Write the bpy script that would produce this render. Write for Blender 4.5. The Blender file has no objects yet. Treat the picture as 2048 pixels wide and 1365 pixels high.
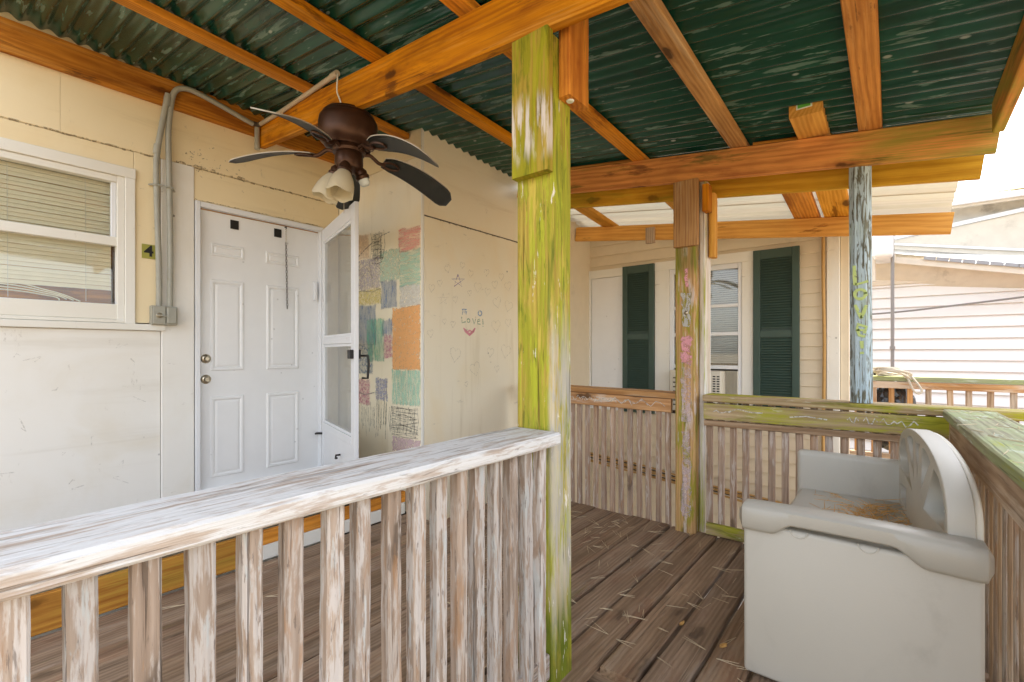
import bpy, bmesh, math, random
from mathutils import Vector as V, Matrix as M, noise as mnoise
rnd = random.Random(7)
R = math.radians
sc = bpy.context.scene
col = sc.collection

# ------------------------------------------------------------------ camera, sky, sun, exposure
CAM_H = 1.18
cd = bpy.data.cameras.new('camera'); cam = bpy.data.objects.new('camera', cd); col.objects.link(cam)
cam.location = (0, 0, CAM_H); cam.rotation_euler = (R(90), 0, R(38.99))
cd.sensor_width = 36; cd.lens = 36 * 940 / 2048; cd.shift_y = 20.5 / 2048
cd.clip_start = 0.02; cd.clip_end = 2000
sc.camera = cam
wd = bpy.data.worlds.new('World'); sc.world = wd; wd.use_nodes = True
SUN_EL, SUN_AZ = 58, 342            # azimuth clockwise from +Y; the sun stands behind the far house
wn = wd.node_tree
sky = wn.nodes.new('ShaderNodeTexSky'); sky.sky_type = 'NISHITA'; sky.sun_disc = False
sky.sun_elevation = R(SUN_EL); sky.sun_rotation = R(SUN_AZ); sky.dust_density = 3.0; sky.air_density = 1.0
hz = wn.nodes.new('ShaderNodeHueSaturation'); hz.inputs['Saturation'].default_value = .35      # pale hazy sky
wn.links.new(sky.outputs[0], hz.inputs['Color']); wn.links.new(hz.outputs[0], wn.nodes['Background'].inputs[0]); wn.nodes['Background'].inputs[1].default_value = 0.15
sd = bpy.data.lights.new('sun', 'SUN'); sd.energy = 2.4; sd.angle = R(4); sd.color = (1.0, 0.95, 0.86)
so = bpy.data.objects.new('sun', sd); col.objects.link(so); so.location = (-3, 8, 12)
sdir = V((math.sin(R(SUN_AZ)) * math.cos(R(SUN_EL)), math.cos(R(SUN_AZ)) * math.cos(R(SUN_EL)), math.sin(R(SUN_EL))))
so.rotation_euler = sdir.to_track_quat('Z', 'Y').to_euler()
sc.view_settings.view_transform = 'Standard'; sc.view_settings.look = 'None'
sc.view_settings.gamma = 1; sc.view_settings.use_curve_mapping = False
sc.view_settings.exposure = 2.43
sc.cycles.max_bounces = 8; sc.cycles.diffuse_bounces = 5

# ------------------------------------------------------------------ node helpers
class G:
    def __init__(s, name):
        s.m = bpy.data.materials.new(name); s.m.use_nodes = True; s.t = s.m.node_tree
        s.b = s.t.nodes['Principled BSDF']; s.o = s.t.nodes['Material Output']
    def put(s, sock, v):
        if isinstance(v, bpy.types.NodeSocket): s.t.links.new(v, sock)
        elif v is not None:
            if isinstance(v, tuple) and len(v) == 3 and sock.type == 'RGBA': v = v + (1,)
            sock.default_value = v
    def n(s, typ, props=None, **ins):
        k = s.t.nodes.new('ShaderNode' + typ)
        for a, v in (props or {}).items(): setattr(k, a, v)
        for a, v in ins.items():
            a = a.replace('_', ' ')
            s.put(k.inputs[int(a[1:])] if a[0] == 'i' and a[1:].isdigit() else k.inputs[a], v)
        return k
    def math(s, op, a, b=None, c=None):
        k = s.n('Math', {'operation': op}); s.put(k.inputs[0], a)
        if b is not None: s.put(k.inputs[1], b)
        if c is not None: s.put(k.inputs[2], c)
        return k.outputs[0]
    def mix(s, f, a, b, blend='MIX'):
        k = s.n('Mix', {'data_type': 'RGBA', 'blend_type': blend}); s.put(k.inputs[0], f); s.put(k.inputs[6], a); s.put(k.inputs[7], b)
        return k.outputs[2]
    def step(s, v, lo, hi):
        k = s.n('MapRange', {'interpolation_type': 'SMOOTHSTEP'}); s.put(k.inputs[0], v); s.put(k.inputs[1], lo); s.put(k.inputs[2], hi)
        return k.outputs[0]
    def vmul(s, v, sc3):
        k = s.n('VectorMath', {'operation': 'MULTIPLY'}); s.put(k.inputs[0], v); s.put(k.inputs[1], sc3); return k.outputs[0]
    def vadd(s, v, w):
        k = s.n('VectorMath', {'operation': 'ADD'}); s.put(k.inputs[0], v); s.put(k.inputs[1], w); return k.outputs[0]
    def noise(s, v, sc3, detail=4, dist=0.0, rough=0.55):
        return s.n('TexNoise', None, Vector=s.vmul(v, sc3), Scale=1.0, Detail=float(detail), Distortion=float(dist), Roughness=rough).outputs[0]
    def bump(s, h, st, d=0.01):
        s.put(s.b.inputs['Normal'], s.n('Bump', None, Strength=st, Distance=d, Height=h).outputs[0])
    def co(s, rand=True):
        c = s.n('TexCoord').outputs['Object']
        if not rand: return c
        r = s.n('ObjectInfo').outputs['Random']
        o = s.n('CombineXYZ'); s.put(o.inputs[0], s.math('MULTIPLY', r, 0.31)); s.put(o.inputs[1], s.math('MULTIPLY', r, 0.17)); s.put(o.inputs[2], s.math('MULTIPLY', r, 57.0))
        return s.vadd(c, o.outputs[0])

def wood(name, light, dark, layers=(), knots=1.0, ring=17.0, rough=0.75, bump=0.35, cracks=0.0, vary=0.35, spec=0.25):
    g = G(name); c0 = g.co(False); p = g.co()
    sep = g.n('SeparateXYZ', None, Vector=c0)
    fib = g.noise(p, (150, 150, 4.0), 5)
    mid = g.noise(p, (30, 30, 1.6), 6, 0.8)
    big = g.noise(p, (6, 6, 1.4), 4, .4)
    wv = g.n('TexWave', {'wave_type': 'RINGS', 'rings_direction': 'Z', 'wave_profile': 'SIN'}, Vector=g.vmul(p, (1, 1, .16)), Scale=ring, Distortion=6.0, Detail=3.0, Detail_Scale=.7, Detail_Roughness=.55).outputs[1]
    gr = g.math('ADD', g.math('MULTIPLY', wv, .26), g.math('ADD', g.math('MULTIPLY', fib, .52), g.math('MULTIPLY', mid, .54)))
    c = g.mix(g.step(gr, .30, .98), dark, light)
    c = g.mix(g.math('MULTIPLY', g.step(big, .42, .72), vary), c, tuple(k * .5 for k in dark))
    c = g.mix(g.math('MULTIPLY', g.step(big, .50, .28), .45), c, tuple(min(1, k * 1.25) for k in light))
    kn = g.n('TexVoronoi', {'feature': 'F1'}, Vector=g.vadd(g.vmul(p, (6.0, 6.0, 2.2)), g.vmul(g.n('TexNoise', None, Vector=p, Scale=14.0).outputs[1], (.25, .25, .25))), Scale=1.0).outputs['Distance']
    if knots:
        c = g.mix(g.math('MULTIPLY', g.step(kn, .30, .12), .6 * knots), c, tuple(k * .75 for k in dark))
        c = g.mix(g.math('MULTIPLY', g.step(kn, .16, .09), .9 * knots), c, tuple(k * .22 for k in dark))
    for L in layers:
        nz = g.noise(p, L['s'], L.get('d', 6), L.get('dist', .4), .62)
        nz = g.math('ADD', nz, g.math('MULTIPLY', g.math('SUBTRACT', fib, .5), L.get('fib', .3)))
        k = g.math('MULTIPLY', g.step(nz, L['lo'], L['hi']), L.get('a', 1.0))
        if 'zr' in L:
            za, zb, sf = L['zr']; w_ = g.math('ADD', sep.outputs[2], g.math('MULTIPLY', g.math('SUBTRACT', mid, .5), sf * 3))
            k = g.math('MULTIPLY', k, g.math('MULTIPLY', g.step(w_, za - sf, za + sf), g.step(w_, zb + sf, zb - sf)))
        if 'xr' in L: k = g.math('MULTIPLY', k, g.step(g.math('ADD', sep.outputs[0], g.math('MULTIPLY', g.math('SUBTRACT', mid, .5), .05)), L['xr'] - .012, L['xr'] + .012))
        c = g.mix(k, c, L['c'])
    rv = g.n('ObjectInfo').outputs['Random']
    hs = g.n('HueSaturation', None, Color=c); g.put(hs.inputs['Value'], g.math('ADD', g.math('MULTIPLY', rv, .26), .86)); g.put(hs.inputs['Saturation'], g.math('SUBTRACT', 1.08, g.math('MULTIPLY', g.math('FRACT', g.math('MULTIPLY', rv, 7.3)), .14))); c = hs.outputs[0]
    h = g.math('ADD', g.math('MULTIPLY', wv, .35), fib)
    if cracks:
        ck = g.noise(p, (80, 80, 1.6), 3, .3)
        k = g.math('MULTIPLY', g.step(ck, .63, .68), cracks)
        c = g.mix(g.math('MULTIPLY', k, .8), c, tuple(q * .3 for q in dark)); h = g.math('SUBTRACT', h, g.math('MULTIPLY', k, 1.5))
    g.put(g.b.inputs['Base Color'], c); g.put(g.b.inputs['Roughness'], rough); g.put(g.b.inputs['Specular IOR Level'], spec)
    g.bump(h, bump, .004)
    return g.m

def plain(name, c, rough=.5, metal=0.0, vary=.12, sc=9.0, bump=.0, bsc=60.0, spec=.4, dirt=None, dirt_lo=.58, dirt_hi=.75, specks=0.0):
    g = G(name); p = g.co()
    big = g.noise(p, (sc, sc, sc), 5)
    cc = g.mix(g.math('MULTIPLY', g.step(big, .35, .7), vary), c, tuple(k * .6 for k in c))
    if dirt: cc = g.mix(g.math('MULTIPLY', g.step(g.noise(p, (3.1, 3.1, 2.3), 7, .5, .65), dirt_lo, dirt_hi), .7), cc, dirt)
    if specks:
        v = g.n('TexVoronoi', {'feature': 'F1'}, Vector=g.vmul(p, (9, 9, 9)), Scale=1.0).outputs['Distance']
        cc = g.mix(g.math('MULTIPLY', g.step(v, .075, .05), specks), cc, (.06, .05, .04))
    g.put(g.b.inputs['Base Color'], cc); g.put(g.b.inputs['Roughness'], rough); g.put(g.b.inputs['Metallic'], metal); g.put(g.b.inputs['Specular IOR Level'], spec)
    if bump: g.bump(g.noise(p, (bsc, bsc, bsc), 4), bump, .003)
    return g.m

def paintwall(name, c, stain, streak=.5, amount=.5):
    g = G(name); p = g.co(False)
    a = g.noise(p, (2.1, 2.1, 1.4), 6, .6); b = g.noise(p, (11, 11, .9), 5, .3); f = g.noise(p, (60, 60, 45), 4)
    cc = g.mix(g.math('MULTIPLY', g.step(a, .46, .72), amount), c, stain)
    cc = g.mix(g.math('MULTIPLY', g.step(b, .56, .75), streak * .5), cc, tuple(k * .72 for k in stain))
    v = g.n('TexVoronoi', {'feature': 'F1'}, Vector=g.vmul(p, (7.3, 7.3, 7.3)), Scale=1.0).outputs['Distance']
    m = g.step(g.noise(p, (1.3, 1.3, 1.3), 2), .5, .6)
    cc = g.mix(g.math('MULTIPLY', g.math('MULTIPLY', g.step(v, .07, .045), m), .75), cc, (.09, .07, .05))
    v2 = g.n('TexNoise', None, Vector=g.vmul(p, (5, 5, 14)), Scale=1.0, Detail=8.0, Roughness=.75).outputs[0]
    cc = g.mix(g.math('MULTIPLY', g.step(v2, .61, .72), .5), cc, (.25, .21, .15))
    g.put(g.b.inputs['Base Color'], cc); g.put(g.b.inputs['Roughness'], g.math('ADD', g.math('MULTIPLY', f, .25), .38)); g.put(g.b.inputs['Specular IOR Level'], .35)
    g.bump(g.math('ADD', g.math('MULTIPLY', b, .8), f), .12, .004)
    return g.m

MT = {}
WH = (.62, .60, .57)
def build_materials():
    alg = (.25, .27, .015)
    MT['orange'] = wood('orange_stained_lumber', (.72, .30, .042), (.42, .14, .016), [dict(c=(.76, .42, .13), s=(14, 14, .9), lo=.50, hi=.78, a=.55), dict(c=(.25, .07, .008), s=(7, 7, 1.6), lo=.50, hi=.66, a=.75, d=8), dict(c=(.12, .04, .008), s=(10, 10, 2.6), lo=.60, hi=.68, a=.75, d=8)], knots=1.0, cracks=.35)
    MT['orange_mossy'] = wood('orange_lumber_with_algae', (.70, .28, .04), (.40, .125, .014), [dict(c=(.30, .075, .008), s=(7, 7, 1.5), lo=.50, hi=.66, a=.7, d=8), dict(c=(.11, .035, .008), s=(9, 9, 2.4), lo=.58, hi=.68, a=.75, d=8), dict(c=(.26, .24, .02), s=(5, 5, 1.2), lo=.35, hi=.60, a=.9, zr=(2.35, 9, .18)), dict(c=(.26, .24, .02), s=(5, 5, .9), lo=.54, hi=.70, a=.6), dict(c=(.09, .09, .012), s=(9, 9, 2.0), lo=.56, hi=.68, a=.7)], knots=1.0)
    MT['yellow'] = wood('fresh_yellow_lumber', (.70, .37, .08), (.50, .21, .035), [dict(c=(.22, .08, .012), s=(6, 6, 1.6), lo=.63, hi=.70, a=.85)], knots=1.0, vary=.15)
    MT['yellow_green'] = wood('yellow_lumber_greenish', (.56, .33, .055), (.38, .19, .03), [dict(c=(.20, .19, .02), s=(5, 5, 1.0), lo=.52, hi=.70, a=.65)], knots=.7, vary=.2)
    MT['tan'] = wood('tan_grey_lumber', (.54, .30, .12), (.29, .135, .05), [dict(c=(.56, .41, .25), s=(9, 9, .8), lo=.50, hi=.68, a=.6), dict(c=(.14, .07, .03), s=(6, 6, 1.3), lo=.58, hi=.72, a=.65)], cracks=.4)
    MT['balu'] = wood('weathered_baluster_peeling_white', (.42, .34, .275), (.28, .21, .16), [dict(c=(.53, .495, .465), s=(48, 48, 7), lo=.43, hi=.54, fib=.45, d=10, a=.82), dict(c=(.47, .51, .51), s=(30, 30, 6), lo=.56, hi=.62, a=.55, d=9), dict(c=(.30, .18, .10), s=(40, 40, 5), lo=.57, hi=.64, a=.6, d=9), dict(c=(.14, .11, .09), s=(85, 85, 12), lo=.60, hi=.66, a=.7, d=8)], knots=.7, cracks=.8, bump=.8, vary=.15)
    MT['balu_bare'] = wood('weathered_baluster_bare', (.41, .325, .26), (.265, .195, .145), [dict(c=(.47, .425, .385), s=(44, 44, 7), lo=.47, hi=.58, a=.7, fib=.45, d=10), dict(c=(.32, .18, .09), s=(30, 30, 4), lo=.54, hi=.63, a=.6, d=8), dict(c=(.13, .10, .08), s=(85, 85, 12), lo=.60, hi=.66, a=.65, d=8)], knots=.7, cracks=.8, bump=.7, vary=.2)
    MT['balu_far'] = wood('pinkish_tan_baluster', (.47, .345, .255), (.29, .195, .135), [dict(c=(.60, .53, .47), s=(44, 44, 5), lo=.52, hi=.62, a=.7, fib=.4, d=9), dict(c=(.36, .20, .10), s=(30, 30, 4), lo=.56, hi=.64, a=.5, d=8)], knots=.6, cracks=.5, bump=.6, vary=.2)
    MT['rail_white'] = wood('rail_cap_worn_white_paint', (.44, .37, .31), (.32, .255, .205), [dict(c=(.60, .595, .58), s=(32, 32, 5.0), lo=.34, hi=.50, fib=.5, d=10, a=.9), dict(c=(.42, .345, .29), s=(48, 48, 9), lo=.55, hi=.63, a=.7, d=9), dict(c=(.20, .175, .15), s=(90, 90, 12), lo=.61, hi=.67, a=.6, d=8)], knots=.2, cracks=.55, bump=.9, vary=.08)
    MT['post_green'] = wood('algae_covered_post', (.46, .34, .05), (.29, .20, .02), [dict(c=(.27, .275, .008), s=(12, 12, 2.2), lo=.40, hi=.56, a=.9, dist=1.2, d=9), dict(c=(.36, .38, .012), s=(22, 22, 2.6), lo=.50, hi=.60, a=.75, dist=1.0, d=9), dict(c=(.11, .14, .005), s=(15, 15, 2.8), lo=.53, hi=.64, a=.75, dist=1.0, d=9), dict(c=(.50, .37, .05), s=(18, 18, 2.4), lo=.60, hi=.66, a=.8, d=9), dict(c=(.07, .09, .004), s=(40, 40, 6), lo=.60, hi=.67, a=.6), dict(c=(.09, .12, .004), s=(11, 11, 3), lo=.30, hi=.56, a=.85, zr=(.3, 1.0, .12)), dict(c=(.47, .42, .375), s=(18, 18, 3), lo=.36, hi=.54, a=.75, zr=(.98, 1.95, .16), xr=.068), dict(c=(.34, .32, .29), s=(50, 50, 8), lo=.48, hi=.58, a=.65, zr=(1.0, 1.9, .12), xr=.070), dict(c=(.70, .66, .60), s=(36, 36, 8), lo=.65, hi=.69, a=.85, d=9)], knots=1.0, cracks=.9, bump=.8, vary=.10)
    MT['scab_green'] = wood('algae_covered_scab_board', (.42, .30, .045), (.27, .19, .018), [dict(c=(.25, .24, .008), s=(11, 11, 2.2), lo=.40, hi=.56, a=.88, d=9, dist=1), dict(c=(.33, .32, .012), s=(22, 22, 2.4), lo=.50, hi=.62, a=.65, d=9), dict(c=(.12, .13, .006), s=(15, 15, 3), lo=.54, hi=.64, a=.7, d=9), dict(c=(.62, .56, .52), s=(18, 18, 3), lo=.46, hi=.56, a=.88, zr=(.08, .27, .04), d=9)], knots=.6, cracks=.6, bump=.5, vary=.12)
    MT['post_bleach'] = wood('bleached_plank_with_algae', (.58, .50, .42), (.38, .30, .22), [dict(c=(.68, .66, .62), s=(20, 20, 1.0), lo=.44, hi=.62, fib=.5, a=.8), dict(c=(.30, .31, .02), s=(10, 10, .8), lo=.52, hi=.66, a=.9), dict(c=(.42, .52, .50), s=(24, 24, 1.2), lo=.62, hi=.7, a=.6)], knots=.4, cracks=.6, bump=.6, vary=.1)
    MT['post_pink'] = wood('post_with_pink_chalk', (.60, .37, .16), (.38, .20, .06), [dict(c=(.30, .27, .02), s=(12, 12, 2), lo=.46, hi=.58, a=.9, d=9, dist=1), dict(c=(.64, .54, .48), s=(18, 18, 3), lo=.54, hi=.62, a=.75, d=9), dict(c=(.12, .13, .012), s=(9, 9, 1.2), lo=.40, hi=.6, a=.8, zr=(2.40, 2.62, .06)), dict(c=(.14, .13, .015), s=(20, 20, 3), lo=.60, hi=.66, a=.7)], knots=.8, cracks=.5, vary=.12)
    MT['post_blue'] = wood('post_scrubbed_with_pale_blue_chalk', (.17, .165, .12), (.09, .085, .06), [dict(c=(.43, .53, .58), s=(52, 52, 7.5), lo=.40, hi=.50, fib=.9, d=8, dist=1.2, a=.92), dict(c=(.33, .42, .34), s=(14, 14, 3.0), lo=.56, hi=.68, a=.5)], knots=.9, cracks=.3, bump=.6)
    MT['rail_green'] = wood('mossy_rail', (.48, .36, .22), (.29, .20, .10), [dict(c=(.35, .35, .02), s=(5, 5, 1.6), lo=.44, hi=.62, a=.9), dict(c=(.13, .14, .01), s=(9, 9, 2.4), lo=.60, hi=.7, a=.7), dict(c=(.62, .60, .50), s=(40, 40, 9), lo=.62, hi=.70, a=.6)], knots=.8, cracks=.4)
    MT['rail_cap_moss'] = wood('mossy_weathered_cap', (.38, .37, .24), (.21, .19, .12), [dict(c=(.28, .33, .16), s=(7, 7, 2.0), lo=.42, hi=.62, a=.8), dict(c=(.50, .55, .46), s=(26, 26, 5), lo=.56, hi=.68, a=.6), dict(c=(.36, .36, .03), s=(7, 7, 2.0), lo=.60, hi=.72, a=.7), dict(c=(.13, .09, .05), s=(9, 9, 2.0), lo=.62, hi=.74, a=.5)], knots=.3, cracks=.6, bump=.6)
    MT['rail_brown'] = wood('weathered_brown_rail', (.50, .36, .24), (.28, .175, .10), [dict(c=(.58, .48, .38), s=(12, 12, 1.2), lo=.48, hi=.66, a=.7)], knots=.9, cracks=.5, bump=.5)
    MT['rail_orange'] = wood('orange_worn_rail', (.60, .34, .15), (.37, .17, .06), [dict(c=(.64, .54, .44), s=(16, 16, 2.4), lo=.50, hi=.64, a=.75), dict(c=(.22, .10, .035), s=(8, 8, 2.4), lo=.62, hi=.7, a=.6)], knots=.9, cracks=.4)
    MT['deck'] = wood('dark_weathered_deck_plank', (.36, .25, .165), (.20, .13, .08), [dict(c=(.40, .31, .23), s=(14, 14, 2.4), lo=.50, hi=.72, a=.6), dict(c=(.19, .08, .045), s=(6, 6, 2.4), lo=.50, hi=.70, a=.5), dict(c=(.075, .045, .028), s=(7, 7, .9), lo=.50, hi=.70, a=.6, d=8), dict(c=(.12, .12, .03), s=(6, 6, 1.2), lo=.64, hi=.74, a=.5)], knots=.6, cracks=.6, bump=.6, rough=.6)
    MT['deck_moss'] = wood('mossy_step_board', (.30, .22, .13), (.14, .095, .055), [dict(c=(.20, .22, .02), s=(7, 7, 1.5), lo=.48, hi=.62, a=.85)], knots=.5, cracks=.8, bump=.6)
    MT['riser'] = wood('amber_riser_board', (.58, .28, .05), (.33, .12, .02), [dict(c=(.45, .30, .05), s=(4, 4, .8), lo=.5, hi=.66, a=.6)], knots=.6)
    MT['wall_w'] = paintwall('white_painted_panel', (.79, .77, .715), (.66, .59, .45), .4, .42)
    MT['wall_c'] = paintwall('cream_painted_panel', (.82, .69, .445), (.74, .565, .29), .6, .5)
    MT['wall_h'] = paintwall('ivory_painted_panel', (.85, .77, .59), (.82, .68, .43), .8, .5)
    MT['trim_w'] = paintwall('white_painted_trim', (.78, .76, .69), (.62, .55, .40), .5, .3)
    MT['door_w'] = plain('white_steel_door', (.80, .80, .79), .32, vary=.05, spec=.5, specks=.25)
    MT['alu'] = plain('white_aluminium_frame', (.76, .77, .78), .35, vary=.08, dirt=(.45, .42, .36), dirt_lo=.64, dirt_hi=.74)
    MT['dkmetal'] = plain('black_metal', (.022, .02, .018), .45, .3)
    MT['brass'] = plain('worn_satin_nickel', (.55, .48, .36), .3, 1.0)
    MT['conduit'] = plain('grey_painted_conduit', (.36, .35, .29), .5, vary=.3, sc=14, dirt=(.24, .21, .14), spec=.4)
    MT['conduit_l'] = plain('tan_conduit', (.52, .43, .31), .5, vary=.3, sc=14)
    MT['bronze'] = plain('oil_rubbed_bronze', (.075, .034, .018), .38, .55, vary=.5, sc=12)
    MT['blade'] = plain('dark_weathered_fan_blade', (.030, .031, .028), .5, vary=.3, dirt=(.06, .057, .048))
    MT['blade_edge'] = plain('pale_blade_edge', (.45, .40, .32), .6)
    MT['gplastic'] = plain('grey_moulded_plastic', (.52, .50, .44), .42, vary=.05, sc=4, bump=.10, bsc=160, spec=.4, dirt=(.38, .36, .31), dirt_lo=.52, dirt_hi=.78)
    MT['gplastic_d'] = plain('darker_grey_moulded_plastic', (.42, .40, .345), .30, vary=.06, sc=4, bump=.14, bsc=190, spec=.45)
    MT['gplastic_lit'] = plain('plastic_shell_painted_lit', (.74, .71, .61), .42, vary=.05, spec=.4)  # paler than the backrest: lit pocket floors painted into the shell colour
    MT['shutter'] = plain('green_shutter_plastic', (.046, .080, .062), .5, vary=.2, dirt=(.075, .085, .06), specks=.0)
    MT['siding'] = plain('cream_lap_siding', (.70, .60, .44), .6, vary=.10, dirt=(.46, .40, .30), dirt_lo=.6, dirt_hi=.78)
    MT['nsiding'] = plain('white_vinyl_siding', (.74, .74, .735), .5, vary=.05)
    MT['ncream'] = plain('cream_fascia', (.62, .57, .48), .6, vary=.2, dirt=(.35, .31, .25))
    MT['nroof'] = plain('pale_flat_roofing', (.76, .745, .71), .6, vary=.3, dirt=(.30, .28, .26))
    MT['moss_roof'] = plain('mossy_shingles', (.34, .28, .18), .9, vary=.7, sc=16, dirt=(.18, .19, .05), dirt_lo=.45, dirt_hi=.6, bump=.6)
    MT['blind'] = plain('cream_blind_slat', (.86, .79, .60), .5, vary=.05)
    MT['blind_g'] = plain('grey_white_blind_slat', (.60, .60, .57), .5, vary=.05)
    MT['ac'] = plain('beige_ac_case', (.62, .58, .48), .5, vary=.1)
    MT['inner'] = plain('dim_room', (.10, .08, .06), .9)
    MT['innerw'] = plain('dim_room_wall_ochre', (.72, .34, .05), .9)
    MT['straw'] = plain('dry_pine_needle', (.66, .38, .12), .7, vary=.5, sc=40)
    MT['straw_p'] = plain('pale_pine_needle', (.60, .47, .30), .7, vary=.5, sc=40)
    MT['rope'] = plain('dirty_white_rope', (.58, .52, .42), .8, vary=.2, sc=30)
    MT['bag'] = plain('black_bin_bag', (.012, .012, .013), .22, spec=.6)
    MT['cable'] = plain('tan_cable', (.48, .28, .09), .6, vary=.3, sc=20)
    MT['cable_d'] = plain('dark_cable', (.07, .05, .035), .6)
    MT['pinkp'] = plain('pink_plastic', (.70, .13, .24), .4)
    MT['olive'] = plain('olive_number_plate', (.33, .31, .055), .45, vary=.15)
    MT['ink'] = plain('black_ink', (.015, .014, .012), .6)
    MT['tag'] = plain('green_paper_tag', (.12, .42, .06), .6)
    MT['tagw'] = plain('white_paper', (.75, .78, .72), .6)
    MT['ground'] = plain('dry_straw_ground', (.27, .20, .12), .95, vary=.5, sc=.8, dirt=(.20, .175, .08), dirt_lo=.50, dirt_hi=.7)
    MT['shingle'] = plain('grey_shingle', (.30, .31, .33), .8, vary=.3)
    MT['wire'] = plain('grey_wire', (.22, .21, .20), .5)
    # corrugated green sheet
    g = G('green_corrugated_sheet'); p = g.co(False)
    d1 = g.noise(p, (1.6, 7, 1), 5, .5); d2 = g.noise(p, (4.5, 46, 1), 4, .3); d3 = g.noise(p, (3, 3, 3), 4)
    c = g.mix(g.step(d1, .35, .7), (.008, .050, .032), (.016, .080, .052))
    c = g.mix(g.math('MULTIPLY', g.step(d2, .585, .63), .6), c, (.16, .25, .205))  # pale streaks: highlights along the ribs painted into the colour
    c = g.mix(g.math('MULTIPLY', g.step(d3, .55, .75), .6), c, (.016, .022, .016))
    v = g.n('TexVoronoi', {'feature': 'F1'}, Vector=g.vmul(p, (5, 16, 1)), Scale=1.0).outputs['Distance']
    c = g.mix(g.math('MULTIPLY', g.step(v, .10, .05), .6), c, (.45, .50, .44))
    g.put(g.b.inputs['Base Color'], c); g.put(g.b.inputs['Roughness'], g.math('ADD', g.math('MULTIPLY', d2, .30), .06)); g.put(g.b.inputs['Specular IOR Level'], .55)
    g.bump(d3, .10, .004); MT['green'] = g.m
    # pale translucent sheet
    g = G('pale_translucent_sheet'); p = g.co(False)
    d1 = g.noise(p, (.5, 9, 1), 5, .2)
    c = g.mix(g.step(d1, .40, .65), (.60, .55, .44), (.42, .37, .26))
    g.put(g.b.inputs['Base Color'], c); g.put(g.b.inputs['Roughness'], .4)
    tr = g.n('BsdfTranslucent', None, Color=(.72, .70, .58)); ms = g.n('MixShader', None, i0=.07, i1=g.b.outputs[0], i2=tr.outputs[0])
    g.t.links.new(ms.outputs[0], g.o.inputs[0]); MT['clear'] = g.m
    # frosted glass shade
    g = G('frosted_glass_shade'); g.put(g.b.inputs['Base Color'], (.80, .74, .58)); g.put(g.b.inputs['Roughness'], .25)
    tr = g.n('BsdfTranslucent', None, Color=(.85, .78, .60)); ms = g.n('MixShader', None, i0=.5, i1=g.b.outputs[0], i2=tr.outputs[0])
    g.t.links.new(ms.outputs[0], g.o.inputs[0]); MT['shade'] = g.m
    # window glass: clear with a glossy skin
    g = G('window_glass'); tp = g.n('BsdfTransparent', None, Color=(.97, .98, .97)); gl = g.n('BsdfGlossy', None, Color=(1, 1, 1), Roughness=.03)
    fr = g.n('Fresnel', None, IOR=1.6); ms = g.n('MixShader', None, i1=tp.outputs[0], i2=gl.outputs[0]); g.put(ms.inputs[0], g.math('MULTIPLY', fr.outputs[0], .75))
    g.t.links.new(ms.outputs[0], g.o.inputs[0]); MT['glass'] = g.m
build_materials()

def crayon(name, c, scale=(45, 45, 7), lo=.0, hi=.80, a=.58, fade=False):
    if name in MT: return MT[name]
    g = G(name); p = g.co()
    nz = g.noise(p, scale, 4, .5); f = g.noise(p, (160, 160, 160), 3)
    k = g.math('MULTIPLY', g.step(g.math('ADD', nz, g.math('MULTIPLY', g.math('SUBTRACT', f, .5), .5)), lo, hi), a)
    if fade: k = g.math('MULTIPLY', k, g.step(g.math('ADD', g.n('Attribute', {'attribute_name': 'fade'}).outputs['Fac'], g.math('MULTIPLY', g.math('SUBTRACT', nz, .5), 1.2)), .05, .75))
    tp = g.n('BsdfTransparent'); g.put(g.b.inputs['Base Color'], c); g.put(g.b.inputs['Roughness'], .7)
    ms = g.n('MixShader', None, i1=tp.outputs[0], i2=g.b.outputs[0]); g.put(ms.inputs[0], k)
    g.t.links.new(ms.outputs[0], g.o.inputs[0]); MT[name] = g.m
    return g.m

# ------------------------------------------------------------------ object helpers
WM = {}
def link(o, mw, parent=None):
    col.objects.link(o); WM[o.name] = mw
    if parent is not None: o.parent = parent; o.matrix_basis = WM[parent.name].inverted() @ mw
    else: o.matrix_basis = mw
    return o
def tag(o, label=None, cat=None, group=None, kind=None):
    for k, v in (('label', label), ('category', cat), ('group', group), ('kind', kind)):
        if v: o[k] = v
    return o
def thing(name, loc, label, cat, group=None):
    o = bpy.data.objects.new(name, None); o.empty_display_size = .1
    link(o, M.Translation(V(loc))); return tag(o, label, cat, group)
def raw(name, verts, faces, mat, parent=None, mw=None, smooth=False):
    me = bpy.data.meshes.new(name); me.from_pydata([tuple(v) for v in verts], [], faces); me.validate()
    if smooth: me.polygons.foreach_set('use_smooth', [True] * len(me.polygons)); me.set_sharp_from_angle(angle=R(38))
    me.materials.append(MT[mat] if isinstance(mat, str) else mat); me.update()
    return link(bpy.data.objects.new(name, me), mw or M.Identity(4), parent)
def obj_from_mesh(name, me, parent, mw): return link(bpy.data.objects.new(name, me), mw, parent)
CACHE = {}
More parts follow.
